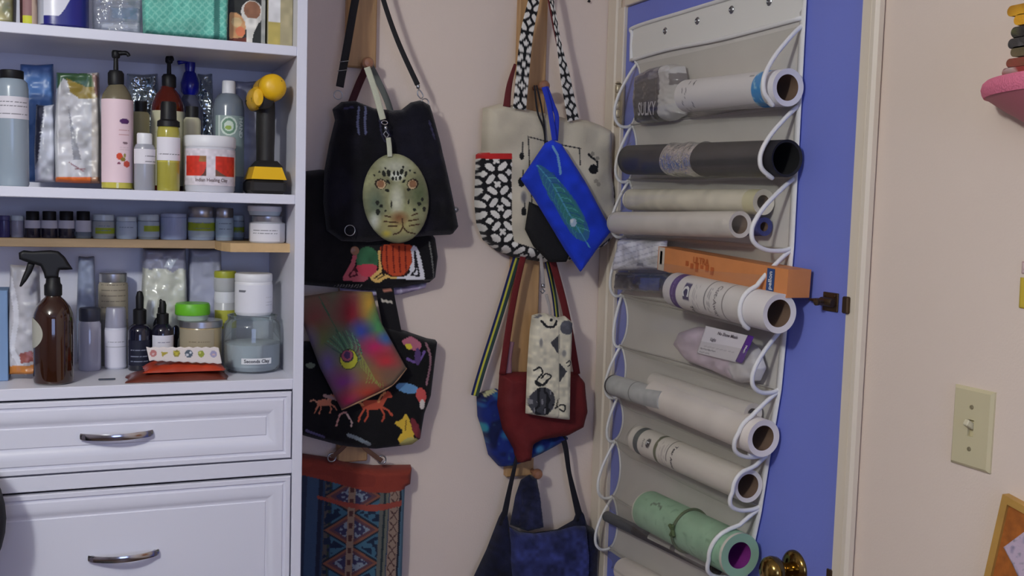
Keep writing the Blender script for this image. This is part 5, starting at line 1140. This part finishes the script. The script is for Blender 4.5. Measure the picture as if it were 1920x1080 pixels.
# ------------------------------------------------------------------ rolls and packets in the pockets
PAPER = mat('roll_paper', vcol=True, rough=.7, bump=.1, bscale=200); CARD = mat('cardboard_core', (120, 96, 78), .8, bump=.3, bscale=150)
RG = 'rolls in the door pockets'
def roll(name, lab, p0, p1, r, rgb, fn=None, hole=.70, X=None, cat='roll', core=None, corelab=None, n=56, step=.0028, mt=None, group=RG, jit=0, coremat=None):
    """hollow roll between two pattern points; fn paints (mm along from the far end, mm round)"""
    X = X if X is not None else SHX-.004-r
    a, b = onX(p0[0], p0[1], X), onX(p1[0], p1[1], X); ax = b-a; L = np.linalg.norm(ax); u, v, w = frame_of(ax)
    # u roughly towards the room, v up
    room_ = np.array([-1., 0, 0]); uu = room_-w*(room_@w); uu /= np.linalg.norm(uu); vv = np.cross(w, uu); vv = vv*np.sign(vv[2])
    e = empty(name, (a+b)/2-np.array([0, 0, r]), lab, cat, group)
    ROLLS.append((a, b, r)); m_ = int(L/step); th = np.linspace(0, 2*PI, n, endpoint=False)
    V = []; S = []
    for i in range(m_+1):
        t = i/m_; V.append(a+ax*t+r*(np.outer(np.cos(th), uu)+np.outer(np.sin(th), vv))); S.append(np.c_[np.full(n, t*L*1000), (th-(th > PI)*2*PI)*r*1000])
    S = np.vstack(S); p = Paint(S, rgb)
    if fn: fn(p, L*1000)
    V = np.vstack(V); Fc = [(i*n+j, i*n+(j+1) % n, (i+1)*n+(j+1) % n, (i+1)*n+j) for i in range(m_) for j in range(n)]
    if np.cross(V[1]-V[0], V[n]-V[0])@(V[0]-a) < 0: Fc = [f[::-1] for f in Fc]
    build('roll_body', V, Fc, mt or PAPER, e, True, p.c)
    hi = r*hole
    for q, s in ((a, 1), (b, -1)):
        mb = MB(); A = q+r*(np.outer(np.cos(th), uu)+np.outer(np.sin(th), vv)); B = q+w*s*.002+(r-.004 if hole > 0 else 0)*0+hi*(np.outer(np.cos(th), uu)+np.outer(np.sin(th), vv)); mb.add(np.vstack([A, B]), [(j, (j+1) % n, n+(j+1) % n, n+j) for j in range(n)])
        mb.build('roll_end', mat('roll_end_%d_%d_%d' % tuple(rgb), rgb, .75), e)
    V = np.vstack([a+w*.002+hi*(np.outer(np.cos(th), uu)+np.outer(np.sin(th), vv)), b-w*.002+hi*(np.outer(np.cos(th), uu)+np.outer(np.sin(th), vv))]); build('core', V, [(j, n+j, n+(j+1) % n, (j+1) % n) for j in range(n)]+[tuple(range(n))], coremat or CARD, e)
    def surf(s, t, lift=.0009):
        """point at s mm along from the far end and t mm round from facing the room"""
        g = t/(r*1000); return a+w*s/1000+(r+lift)*(math.cos(g)*uu+math.sin(g)*vv)
    return e, surf, L*1000
def rtext(s, size, e, surf, s0, t0, mt, ang=0.0, bold=.0, sx=1.0):
    c, q = math.cos(ang), math.sin(ang)
    return text_part(s, size, lambda x, y: surf(s0+(x*c-y*q)*1000, t0+(x*q+y*c)*1000), mt, e, bold=bold, sx=sx)
BL = mat('dark_print', (52, 50, 58), .6)
# pocket 1
def fn(p, L):
    p.put(((p.p[:, 0] > L-62) & (p.p[:, 0] < L-34))*1.0, (28, 140, 214)); p.put(((p.p[:, 0] > L-62) & (p.p[:, 0] < L-34) & (vnoise(p.p, 6, 3) > .45))*.8, (170, 214, 236))
    for s in (26, 40): p.put((np.abs(p.p[:, 0]-s-2*np.sin(p.p[:, 1]/3)) < 1.2)*(vnoise(p.p, 5, 5) > -.1)*1.0, (110, 108, 116))
    p.line([(58, 30), (62, 18)], 3, (90, 90, 98)).line([(58, -30), (64, -16)], 3, (90, 90, 98)); p.line([(L-80, 26), (L-70, 24)], 4, (140, 138, 140))
roll('stabilizer_roll', 'white roll with bright blue band in the top pocket', (1290, 180), (1478, 164), .0325, (228, 224, 226), fn)
def pt(Q):
    p = Paint(Q, (92, 88, 98)); p.noise(16, .25, seed=3); p.poly([(1200, 190), (1262, 168), (1264, 226), (1200, 230)], (52, 50, 56)).put((vnoise(Q*[1, .35], 9, 4) > .45)*.6, (150, 146, 154)); p.poly([(1212, 160), (1254, 146), (1256, 200), (1214, 205)], (66, 64, 70)); p.poly([(1258, 116), (1300, 116), (1300, 235), (1256, 235)], (204, 202, 202)); p.poly([(1276, 140), (1290, 136), (1290, 158), (1278, 162)], (120, 116, 118)); return p
e = empty('film_packet', onX(1245, 230, SHX-.03), 'dark grey film packet with large letters, left in the top pocket', 'packet'); slab('packet_body', [(1202, 142), (1228, 128), (1262, 120), (1285, 124), (1290, 150), (1284, 190), (1290, 214), (1268, 226), (1232, 230), (1202, 232), (1198, 190)], SHX-.012, .030, mat('dark_film', vcol=True, rough=.2, spec=.6, bump=.4, bscale=40), e, 1.9, 16, pt, .003, 12, 4, plane='X')
o3 = onX(1212, 205, SHX-.0495); g3 = onX(1252, 202, SHX-.0495)-o3; g3 /= np.linalg.norm(g3); text_part('SULKY', .040, lambda x, y: o3+g3*x+np.array([0, 0, y]), mat('grey_letters', (186, 182, 186), .5), e, bold=.0006, sx=.64)
# pocket 2
e, sf, L = roll('black_roll', 'black roll with clear plastic sleeve in the second pocket', (1182, 300), (1476, 297),   .0325, (27, 26, 33), lambda p, L: p.noise(20, .15, seed=3), hole=.86, coremat=mat('black_core', (14, 14, 16), .9))
a, b = sf(L*.20, 0), sf(L*.20, 0)
def sleeve(e, sf, s0, s1, r, mt):
    th = np.linspace(-PI, PI, 40); V = [sf(s, t*32.5, .002+.0012*math.sin(s*.9+t*3)) for s in np.linspace(s0, s1, 16) for t in th]
    return build('sleeve', V, [(i*40+j, i*40+j+1, (i+1)*40+j+1, (i+1)*40+j) for i in range(15) for j in range(39)], mt, e)
sleeve(e, sf, L*.33, L*.54, .033, clear('milky_sleeve', (225, 228, 232), .55, (200, 202, 206), .15, .8, .9, 50))
c = sf(L-28, 14); mb = MB(); mb.add(*lathe([(.003, 0), (.003, .001), (0, .0015)], c, (-1, 0, .3), 10)); mb.build('glint_disc', CHROME, e)  # small chrome disc added for a metallic glint
# pocket 3
roll('tissue_roll', 'cream rolled tissue, upper of two in the third pocket', (1184, 374), (1432, 379), .0235, (224, 216, 196), lambda p, L: (p.noise(22, .06, seed=2), p.line([(L*.45, -9), (L*.9, -9)], 1.2, (170, 160, 140)), p.put((p.p[:, 0] > L-34)*.8, (214, 206, 160))), hole=.55, X=SHX-.026)
roll('paper_roll', 'white rolled paper, lower and nearer in the third pocket', (1156, 418), (1388, 421), .0245, (222, 214, 206), lambda p, L: p.noise(26, .04, seed=4), hole=.7, X=SHX-.062)
roll('navy_roll', 'thin navy blue roll sticking out behind the lower white paper roll', (1262, 424), (1434, 425), .017, (62, 66, 120), lambda p, L: p.noise(9, .2, seed=4), hole=.5, X=SHX-.020)
# pocket 4
XB = SHX-.030
a, b = onX(1252, 484, XB), onX(1498, 532, XB); ax = b-a; L = np.linalg.norm(ax); w = ax/L; hh = .0245; dd = .024
upv = np.array([0, 0, 1.])-w*w[2]; upv /= np.linalg.norm(upv); ov = np.cross(upv, w); ov *= -np.sign(ov[0])
e = empty('interfacing_box', (a+b)/2-np.array([0, 0, hh]), 'long orange cardboard box in the fourth pocket', 'box')
V = [q+upv*s*hh+ov*t*dd for q in (a, b) for s in (-1, 1) for t in (-1, 1)]
build('carton', *fixn(V, [(0, 1, 3, 2), (4, 5, 7, 6), (0, 1, 5, 4), (2, 3, 7, 6), (0, 2, 6, 4), (1, 3, 7, 5)]), mat('orange_card', (214, 138, 82), .55, var=.06, vscale=20), e, False)
def face(s, t, lift=.0008): return a+w*s+upv*t+ov*(dd+lift)
def quad(name, s0, s1, t0, t1, mt): return build(name, [face(s0, t0), face(s1, t0), face(s1, t1), face(s0, t1)], [(0, 1, 2, 3)], mt, e, False)
quad('white_end_label', .004, .028, -hh*.98, hh*.98, mat('pale_label', (214, 200, 184), .6)); quad('barcode', .010, .019, -.012, .016, mat('barcode_grey', (140, 128, 116), .6))
quad('brand_label', L-.058, L-.036, -.020, .021, mat('navy_label', (44, 74, 128), .5))
text_part('pellon', .014, lambda x, y: face(L-.047-y, x, .0014), mat('white_print', (228, 228, 230), .6), e, bold=.0003, sx=.95)
for i in range(6): quad('print_line', .11+i*.018, .121+i*.018, -.004-(i % 3)*.004, .006-(i % 2)*.003, mat('burnt_orange_print', (188, 96, 44), .6))
text_part('ULTRA', .018, lambda x, y: face(.165+x, .010+y, .0014), MATS['burnt_orange_print'], e, bold=.0003)
def fn(p, L):
    s = p.p[:, 0]; p.put(((s > 26) & (s < 50))*1.0, (84, 48, 128)); p.put((s < 24)*1.0, (214, 208, 210))
    p.put(((np.abs(s-150) < 1.7) & (p.p[:, 1] > -20))*1.0, (70, 66, 72)); p.put((np.abs(s-208) < 1.0)*1.0, (120, 112, 112)); p.poly([(74, -8), (96, -8), (96, 24), (74, 24)], (54, 44, 96))
    for i in range(7): p.put((np.abs(s-106-i*4.6) < .8)*(p.p[:, 1] < 24)*(p.p[:, 1] > -30)*(vnoise(p.p*[.2, 1], 5, i) > -.3)*.7, (168, 162, 166))
    for i in range(2): p.put((np.abs(s-160-i*6) < 1.0)*(p.p[:, 1] < 26)*(p.p[:, 1] > -26)*(vnoise(p.p*[.2, 1], 4, i+9) > -.3)*.8, (140, 134, 138))
e, sf, L = roll('stabilizer_roll', 'white roll with purple band and square letter mark in the fourth pocket', (1270, 543), (1462, 588), .0345, (228, 222, 220), fn, X=SHX-.064, hole=.70)
rtext('C', .030, e, sf, 85, 8, MATS['white_print'], -PI/2, .0012); rtext('Cut-Away', .016, e, sf, 186, 2, mat('grey_lettering', (140, 132, 134), .6), -PI/2, .0002); rtext('Tear', .015, e, sf, 100, -32, BL, -PI/2, .0002); rtext('Cut Away Soft', .009, e, sf, 38, 4, mat('lilac_print', (150, 120, 186), .6), -PI/2)
STR = lambda Q: Paint(Q, (222, 220, 226)).put((np.abs(np.sin((Q[:, 0]*.3+Q[:, 1])/3.4)) < .25)*.7, (170, 170, 182)).noise(12, .12, seed=3).poly([(1208, 492), (1222, 494), (1220, 500), (1207, 498)], (130, 130, 140))
e = empty('striped_packet', onX(1195, 505, SHX-.03), 'grey striped film packet at the left of the fourth pocket', 'packet'); slab('packet_body', [(1168, 447), (1252, 450), (1246, 506), (1152, 508)], SHX-.022, .018, mat('striped_film', vcol=True, rough=.3, spec=.6, bump=.4, bscale=50), e, 2.2, 10, STR, .003, 12, 3, plane='X')
NV = lambda Q: Paint(Q, (40, 40, 58)).noise(14, .3, seed=5).poly([(1215, 522), (1250, 520), (1248, 545), (1212, 545)], (60, 76, 140)).noise(7, .5, (120, 126, 150), 8, .5)
e = empty('dark_packet', onX(1205, 548, SHX-.03), 'dark navy film packet below the striped one', 'packet'); slab('packet_body', [(1160, 510), (1252, 512), (1272, 520), (1266, 552), (1156, 543)], SHX-.024, .018, mat('navy_film', vcol=True, rough=.2, spec=.6, bump=.4, bscale=50), e, 2.4, 10, NV, .003, 12, 4, plane='X')
# pocket 5
LIL = lambda Q: Paint(Q, (206, 188, 202)).noise(26, .07, seed=3).poly([(1396, 630), (1440, 660), (1440, 720), (1395, 720), (1385, 680)], (206, 202, 204)).noise(10, .05, seed=9).line([(1385, 690), (1392, 705), (1388, 716)], 2, (170, 166, 170), True)
e = empty('mesh_packet', onX(1350, 715, SHX-.03), 'pale lilac packet with a white and purple card label', 'packet')
slab('packet_body', [(1268, 646), (1280, 622), (1310, 612), (1360, 620), (1402, 632), (1426, 655), (1437, 690), (1426, 714), (1392, 718), (1340, 695), (1295, 678)], SHX-.016, .024, mat('lilac_packet_film', vcol=True, rough=.3, spec=.6, bump=.3, bscale=35), e, 2.6, 18, LIL, .003, 18, 3, plane='X')
XC = SHX-.045
slab('card_label', [(1324, 611), (1407, 630), (1386, 681), (1307, 662)], XC, .0012, PAINTED, e, 1.8, 2, lambda Q: Paint(Q, (226, 220, 226)).line([(1318, 648), (1378, 661)], 1.2, (190, 184, 190)).line([(1315, 653), (1342, 659)], 2, (150, 146, 152)).line([(1312, 659), (1330, 663)], 1.6, (170, 166, 172)), plane='X')
slab('purple_edge', [(1403, 628), (1414, 631), (1391, 682), (1379, 678)], XC-.0008, .0012, mat('purple_card', (96, 48, 150), .5), e, 3, 2, plane='X')
o0 = onX(1364, 629, XC-.003); gx = onX(1403, 638, XC-.003)-o0; gx /= np.linalg.norm(gx); gy = onX(1355, 650, XC-.003)-o0; gy /= -np.linalg.norm(gy)
MG = mat('mid_grey_print', (110, 104, 112), .6)
text_part('No Show Mesh', .0105, lambda x, y: o0+gx*x+gy*y, MG, e, bold=.0002); o1 = onX(1337, 637, XC-.003); text_part('Light', .010, lambda x, y: o1+gx*x+gy*y, MG, e, bold=.0002)
o2 = onX(1397, 655, XC-.0034); text_part('Mesh', .0085, lambda x, y: o2-gy*x*1.0+gx*y, MATS['white_print'], e, bold=.0003)
# pocket 6
roll('stabilizer_roll', 'plain white long roll in the sixth pocket', (1232, 742), (1432, 822), .034, (236, 226, 218), lambda p, L: p.noise(40, .03, seed=2), hole=.68)
roll('paper_roll', 'thin white roll lying behind the plain long roll', (1228, 716), (1412, 776), .020, (216, 208, 200), None, hole=.5, X=SHX-.028)
def fn(p, L): p.put((p.p[:, 0] < 8)*1.0, (44, 42, 48)); p.put((np.abs(p.p[:, 0]-112) < 1.5)*1.0, (90, 90, 92)); p.noise(14, .06, seed=3)
roll('paper_roll', 'grey roll with a dark ring at its far end in the sixth pocket', (1150, 722), (1250, 752), .0235, (190, 192, 192), fn, hole=.7, X=SHX-.052)
# pocket 7
def fn(p, L):
    s = p.p[:, 0]; p.put(((s > 20) & (s < 42))*1.0, (84, 92, 92)); p.put((np.abs(s-44) < .8)*1.0, (60, 60, 62)); p.put((np.abs(s-112-2*np.cos(p.p[:, 1]/20)) < 5)*1.0, (104, 106, 78)); p.put(((np.abs(s-160) < 1.7) & (p.p[:, 1] > -8))*1.0, (86, 80, 80)); p.ell(82, 12, 9, 11, (64, 60, 64))
    for i in range(7): p.put((np.abs(s-128-i*4) < .7)*(np.abs(p.p[:, 1]) < 30)*(vnoise(p.p*[.2, 1], 5, i) > -.2)*.6, (176, 166, 162))
e, sf, L = roll('stabilizer_roll', 'white roll with grey band and olive ring in the seventh pocket', (1200, 824), (1404, 912), .0305, (226, 218, 208), fn, hole=.74)
rtext('L', .014, e, sf, 82, 12, MATS['white_print'], -PI/2, .0006); rtext('Tear Away', .012, e, sf, 182, 4, BL, -PI/2, .0003); rtext('FLOR', .008, e, sf, 64, 8, BL, -PI/2)
# pocket 8
def fn(p, L): p.noise(20, .06, seed=3); p.put((p.p[:, 0] < 5)*1.0, (210, 206, 190)); p.put((p.p[:, 0] > L-8)*1.0, (208, 202, 190)); p.noise(9, .5, (96, 130, 104), 6, .55); p.line([(60, 34), (80, 40), (98, 34)], 5, (90, 110, 92), True)
e, sf, L = roll('backing_roll', 'thick mint green roll tied with a dark cord', (1216, 956), (1388, 1042), .0415, (150, 188, 156), fn, hole=.60, X=SHX-.050, coremat=mat('purple_core', (132, 44, 132), .6))
th_ = np.linspace(-PI, PI, 40); P = np.array([sf(L*.5+3*math.sin(t*2), t*41.5, .002) for t in th_]); build('tie_cord', *tube(P, .0032, 8), mat('olive_cord', (82, 98, 62), .8), e)
mb = MB(); c = sf(L*.5+4, 6, .004); mb.add(*tube(spline(np.array([c+np.array([0, .012, .008]), c, c+np.array([-.004, -.012, -.008])]), 5), .0038, 8)); mb.add(*tube(spline(np.array([c+np.array([0, .006, -.012]), c, c+np.array([-.003, -.004, .012])]), 5), .0036, 8)); mb.build('knot', MATS['olive_cord'], e)
def fn(p, L): s = p.p[:, 0]; p.put(((s > L*.46) & (s < L*.66) & (p.p[:, 1] > 0))*1.0, (206, 204, 196)); p.put(((s > L*.70) & (s < L*.95) & (p.p[:, 1] > 0))*1.0, (206, 204, 196)); p.put((s < L*.3)*1.0, (60, 66, 72))
roll('dark_tube', 'thin dark tube with white labels under the mint green roll', (1138, 968), (1345, 1068), .0125, (40, 28, 30), fn, hole=.5, X=SHX-.020)
# pocket 9
roll('paper_roll', 'plain white roll cut off by the bottom of the picture', (1170, 1068), (1400, 1190), .027, (222, 212, 202), None, hole=.6)

# ------------------------------------------------------------------ the clear pockets over them
PROF = [(.0, 0), (.16, .07), (.42, .22), (.72, .42), (.93, .62), (1.0, .78), (.92, .93), (.62, 1.03), (.22, 1.04), (.0, 1.0)]
for k in range(9):
    zt, zb, dp = ROWZ[k]-.004, ROWZ[k+1], DEPTH[k]
    pr = spline(np.array(PROF), 4); V = []; Fc = []; ny = 30
    for i in range(ny+1):
        t = i/ny
        for o_, q in pr:
            z = zt+(zb-zt)*q; y = yL(z)+(yR(z)-yL(z))*t
            out = (DLEFT[k]+(dp-DLEFT[k])*min(1, t*3))*o_*(1+.03*math.sin(t*11+k)); z2 = z+.004*math.sin(t*PI)*(q-.5)
            for a_, b_, r_ in ROLLS:                       # the film lies over what the pocket holds
                s_ = (y-a_[1])/(b_[1]-a_[1])
                if -.01 <= s_ <= 1.01 and zb-.03 < (a_[2]+b_[2])/2 < zt+.02:
                    c_ = a_+(b_-a_)*s_; dz = abs(z2-c_[2]); R_ = r_+.005
                    if dz < R_: out = max(out, SHX-.001-c_[0]+math.sqrt(R_*R_-dz*dz))
            V.append((SHX-.001-out, y, z2))
    m_ = len(pr)
    for i in range(ny):
        for j in range(m_-1): a = i*m_+j; Fc.append((a, a+m_, a+m_+1, a+1))
    pk = build('pocket', V, Fc, VINYL, ORG)
    for s in (0, ny):
        P = np.array(V[s*m_:(s+1)*m_]); wob = np.sin(np.linspace(0, PI, m_))*(.004 if s else .002); P[:, 1] += -wob if s else wob
        P[:, 0] += .0012; build('piping', *tube(P, .0042 if s else .0036, 8), PIPE, pk)
    P = np.array([(SHX-.0025, yL(zb)+(yR(zb)-yL(zb))*t, zb+.0015*math.sin(t*9+k)) for t in np.linspace(0, 1, 20)]); build('seam', *tube(P, .0018, 6), mat('seam_tape', (190, 184, 176), .6), pk)


# ------------------------------------------------------------------ right wall, at the edge of the picture
c0 = onX(1852, 164, XR-.07); c0[1] = 1.077; PINK = mat('pink_knit', (226, 120, 150), .85, bump=.6, bscale=350, weave=True)
e = empty('wall_shelf', (XR, c0[1]-.14, c0[2]-.05), 'rounded wall shelf with a pink knitted edge at the top right', 'shelf')
zs = c0[2]; ly = c0[1]; yc = ly-.17
th2 = np.linspace(0, PI, 41); P = np.c_[XR-.115*np.sin(th2)-.001, yc+.17*np.cos(th2), np.full(41, zs)]
zt_ = onX(1850, 152, XR)[2]
V = []; prf = [(.0, .0), (.98, .0), (1.0, .004), (1.01, .012), (1.0, .020), (.97, .024), (0, .024)]
def halfdisc(prf, zb, mt, name, sc=1.0):
    V = []; n_ = 41
    for rr, h_ in prf: V.append(np.c_[XR-.0005-.115*rr*np.sin(th2), yc+.17*rr*np.cos(th2), np.full(n_, zb+h_)])
    V = np.vstack(V); Fc = [(i*n_+j, i*n_+j+1, (i+1)*n_+j+1, (i+1)*n_+j) for i in range(len(prf)-1) for j in range(n_-1)]
    return build(name, V, Fc, mt, e, .8)
halfdisc([(.02, .0), (.985, .0), (1.0, .004), (1.012, .011), (1.0, .018), (.97, .022), (.02, .022)], zs-.013, PINK, 'knitted_edge')
halfdisc([(.05, -.11), (.12, -.095), (.45, -.05), (.80, -.018), (.97, 0)], zs-.013, mat('dusty_pink_shell', (188, 108, 124), .6), 'bracket')
zsh = zs+.0092
def folded(lab, y0, y1, zb, zt, rgbs, seed, dx=.08, bulge=.012):
    """folded fabric: a stack of soft layers with rounded fold edge"""
    ee = empty('folded_fabric', (XR-.05, (y0+y1)/2, zb), lab, 'fabric', 'folded fabrics on the pink shelf'); n_ = len(rgbs); h_ = (zt-zb)/n_
    for i, c in enumerate(rgbs):
        hh_ = h_*.495; V = []; Fc = []; k = 12; zc_ = zb+h_*(i+.5); yy0 = y0+rng.uniform(-.006, .004)
        prof_ = [(yy0-bulge*.6*math.sin(t), zc_+hh_*math.cos(t)*.98) for t in np.linspace(PI, 0, k)]  # fold facing the camera side is soft
        prof_ = [(y1, zc_-hh_), *[(y1-(y1-yy0-hh_)*q/20, zc_-hh_) for q in range(1, 20)], *[(yy0+hh_*(1-math.sin(t)), zc_-hh_*math.cos(t)) for t in np.linspace(0, PI, k)], *[(y1-(y1-yy0-hh_)*q/20, zc_+hh_) for q in range(19, 0, -1)], (y1, zc_+hh_)]
        m2 = len(prof_)
        for X_ in np.linspace(XR-.004, XR-.004-dx, 31):
            s_ = (XR-.004-X_)/dx
            for (y_, z_) in prof_: V.append((X_, y_-.010*math.sin(s_*PI)+.003*math.sin(seed+s_*9+i), z_+.0012*math.sin(s_*7+seed+i*2)*(1 if i < n_-1 else .3)))
        for a_ in range(30):
            for b_ in range(m2-1): q = a_*m2+b_; Fc.append((q, q+1, q+m2+1, q+m2))
        Fc.append(tuple(range(m2-1, -1, -1))); Fc.append(tuple(30*m2+j for j in range(m2)))
        V = np.array(V); p = Paint(np.c_[V[:, 1]*1000, V[:, 0]*1000+V[:, 2]*700], c[0]); p.noise(12, .9, c[1], seed+i, .15); p.noise(7, .9, c[2], seed+i+5, .5)
        V[:, 1] = 2*((y0+y1)/2)-V[:, 1]
        Fc = [f[::-1] for f in Fc]
        build('layer', V, Fc, CLOTH, ee, .9, p.c)
    return ee
def zx(y): return onX(1900, y, XR-.05)[2]
yy = .990
zA = zsh+.0004; zB = zx(118); zC_ = zx(62); zD = zx(22)
folded('dark red printed fabric folded at the bottom of the pile', yy-.16, yy+.008, zA, zB, [((150, 60, 54), (96, 40, 34), (226, 220, 214)), ((140, 72, 58), (90, 44, 40), (120, 90, 60))], 3)
folded('olive and black printed fabric in the middle of the pile', yy-.16, yy-.003, zB+.0004, zC_, [((110, 96, 70), (60, 60, 44), (160, 160, 90)), ((70, 66, 64), (34, 32, 36), (190, 194, 200)), ((66, 60, 56), (36, 34, 36), (150, 160, 70))], 8)
folded('golden yellow fabric folded on top of the pile', yy-.16, yy-.001, zC_+.0004, zD, [((222, 160, 40), (150, 100, 30), (236, 180, 60)), ((226, 168, 44), (170, 116, 30), (236, 186, 70))], 13)
# cork board with a scrap of cloth
a = onX(1884, 926, XR-.008); d_ = onX(1849, 1080, XR-.008)-a; d_[0] = 0; d_ /= np.linalg.norm(d_); rt = np.array([0, -d_[2], d_[1]]); rt = rt*(-np.sign(rt[1])) ; CW, CH = .40, .55
FRM = mat('cork_frame_wood', (190, 146, 72), .5, var=.1, vscale=20); CORK = mat('cork', (168, 96, 36), .9, bump=.5, bscale=260, var=.22, vscale=70)
e = empty('cork_board', a+d_*CH+np.array([0, 0, 0]), 'tilted wood framed cork board at the lower right', 'board')
def plate(name, s0, s1, t0, t1, x0, x1, mt, parent=e):
    V = [np.array([xx, 0, 0])+np.array([0, a[1], a[2]])+rt*s+d_*t for xx in (x0, x1) for s in (s0, s1) for t in (t0, t1)]
    return build(name, *fixn(V, [(0, 1, 3, 2), (4, 5, 7, 6), (0, 1, 5, 4), (2, 3, 7, 6), (0, 2, 6, 4), (1, 3, 7, 5)]), mt, parent, False)
plate('cork_sheet', .008, CW-.008, .008, CH-.008, XR-.008, XR-.001, CORK)
plate('frame', 0, .0105, 0, CH, XR-.0125, XR, FRM); plate('frame', CW-.0105, CW, 0, CH, XR-.0125, XR, FRM); plate('frame', .0106, CW-.0106, 0, .0105, XR-.0125, XR, FRM); plate('frame', .0106, CW-.0106, CH-.0105, CH, XR-.0125, XR, FRM)
e2 = empty('cloth_scrap', onX(1905, 1075, XR-.009), 'pale lilac printed scrap pinned to the cork board', 'cloth'); slab('scrap', [(1882, 1026), (1925, 994), (1990, 1030), (1980, 1120), (1925, 1115), (1900, 1060)], XR-.0095, .0015, CLOTH, e2, 2.2, 3, lambda Q: Paint(Q, (206, 186, 206)).noise(9, .8, (150, 140, 170), 3, .3).noise(6, .6, (120, 120, 140), 8, .6), plane='X', back=0)
slab('note', [(1914, 520), (1975, 526), (1972, 588), (1911, 577)], XR-.001, .002, mat('yellow_note', (206, 180, 60), .7), empty('sticky_note', onX(1935, 580, XR-.001), 'yellow note on the wall at the right edge', 'note'), 3, 3, plane='X', back=0)
slab('paper', [(1917, 490), (1980, 494), (1978, 516), (1916, 513)], XR-.001, .002, PAINTED, empty('paper_slip', onX(1935, 515, XR-.001), 'pale pink paper slip on the wall above the yellow note', 'paper'), 3, 3, lambda Q: Paint(Q, (222, 196, 196)).noise(5, .5, (150, 90, 90), 3, .3), plane='X', back=0)
# ------------------------------------------------------------------ ceiling lamp (outside the picture, above and left of the camera)
cl = empty('ceiling_lamp', (LAMP[0], LAMP[1], LAMP[2]), 'small round ceiling lamp with a bare bulb', 'lamp')
mb = MB(); mb.add(*lathe([(.075, ZC-LAMP[2]), (.075, ZC-LAMP[2]-.018), (.03, ZC-LAMP[2]-.03), (.02, ZC-LAMP[2]-.045)], LAMP, (0, 0, 1), 32)); mb.build('lamp_base', TRIM, cl, .6)

# ------------------------------------------------------------------ chair-shaped stand-in against the drawers, added to cast a shadow on them
BLK = mat('stand_in_black', (26, 26, 30), .6, bump=.2, bscale=300)
cxh, cyh, czh = -.335, 1.845, 1.02
e = empty('chair_stand_in', (cxh, 1.58, 0), 'black chair-shaped stand-in at the left edge, added to shadow the drawers', 'chair')
mb = MB(); mb.add(*lathe([(0, -.018), (.9, -.016), (.98, -.008), (1.0, 0), (.98, .012), (.9, .020), (0, .026)], (0, 0, 0), (0, -1, 0), 48))
V = np.array(mb.V[0]); V = V*np.array([.212, 1, .185])+np.array([cxh, cyh, czh]); mb.V = [V]; mb.build('backrest', BLK, e, .8)
mb = MB(); mb.add(*tube(spline(np.array([(cxh, cyh-.02, czh), (cxh, cyh-.03, .75), (cxh, cyh-.04, .52), (cxh, cyh-.16, .44)]), 8), .016, 10)); mb.build('back_post', BLK, e)
mb = MB(); mb.add(*lathe([(.10, .44), (.19, .445), (.215, .46), (.22, .49), (.205, .515), (.12, .522), (0, .523)], (cxh, 1.56, 0), n=40)); mb.build('seat', BLK, e, .8)
mb = MB(); mb.add(*lathe([(.025, .08), (.025, .3), (.018, .3), (.018, .445)], (cxh, 1.56, 0), n=20)); mb.build('column', BLK, e, .7)
for k in range(5):
    a = k*2*PI/5+.3; d = np.array([math.cos(a), math.sin(a), 0]); c = np.array([cxh, 1.56, 0])
    mb = MB(); mb.add(*tube([c+np.array([0, 0, .10]), c+d*.14+np.array([0, 0, .09]), c+d*.26+np.array([0, 0, .065])], [.022, .018, .013], 8)); lg = mb.build('leg', BLK, e)
    mb = MB(); mb.add(*lathe([(.018, -.011), (.025, -.008), (.025, .008), (.018, .011)], c+d*.26+np.array([0, 0, .0255]), (d[1], -d[0], 0), 16)); mb.build('caster', BLK, lg, .7)
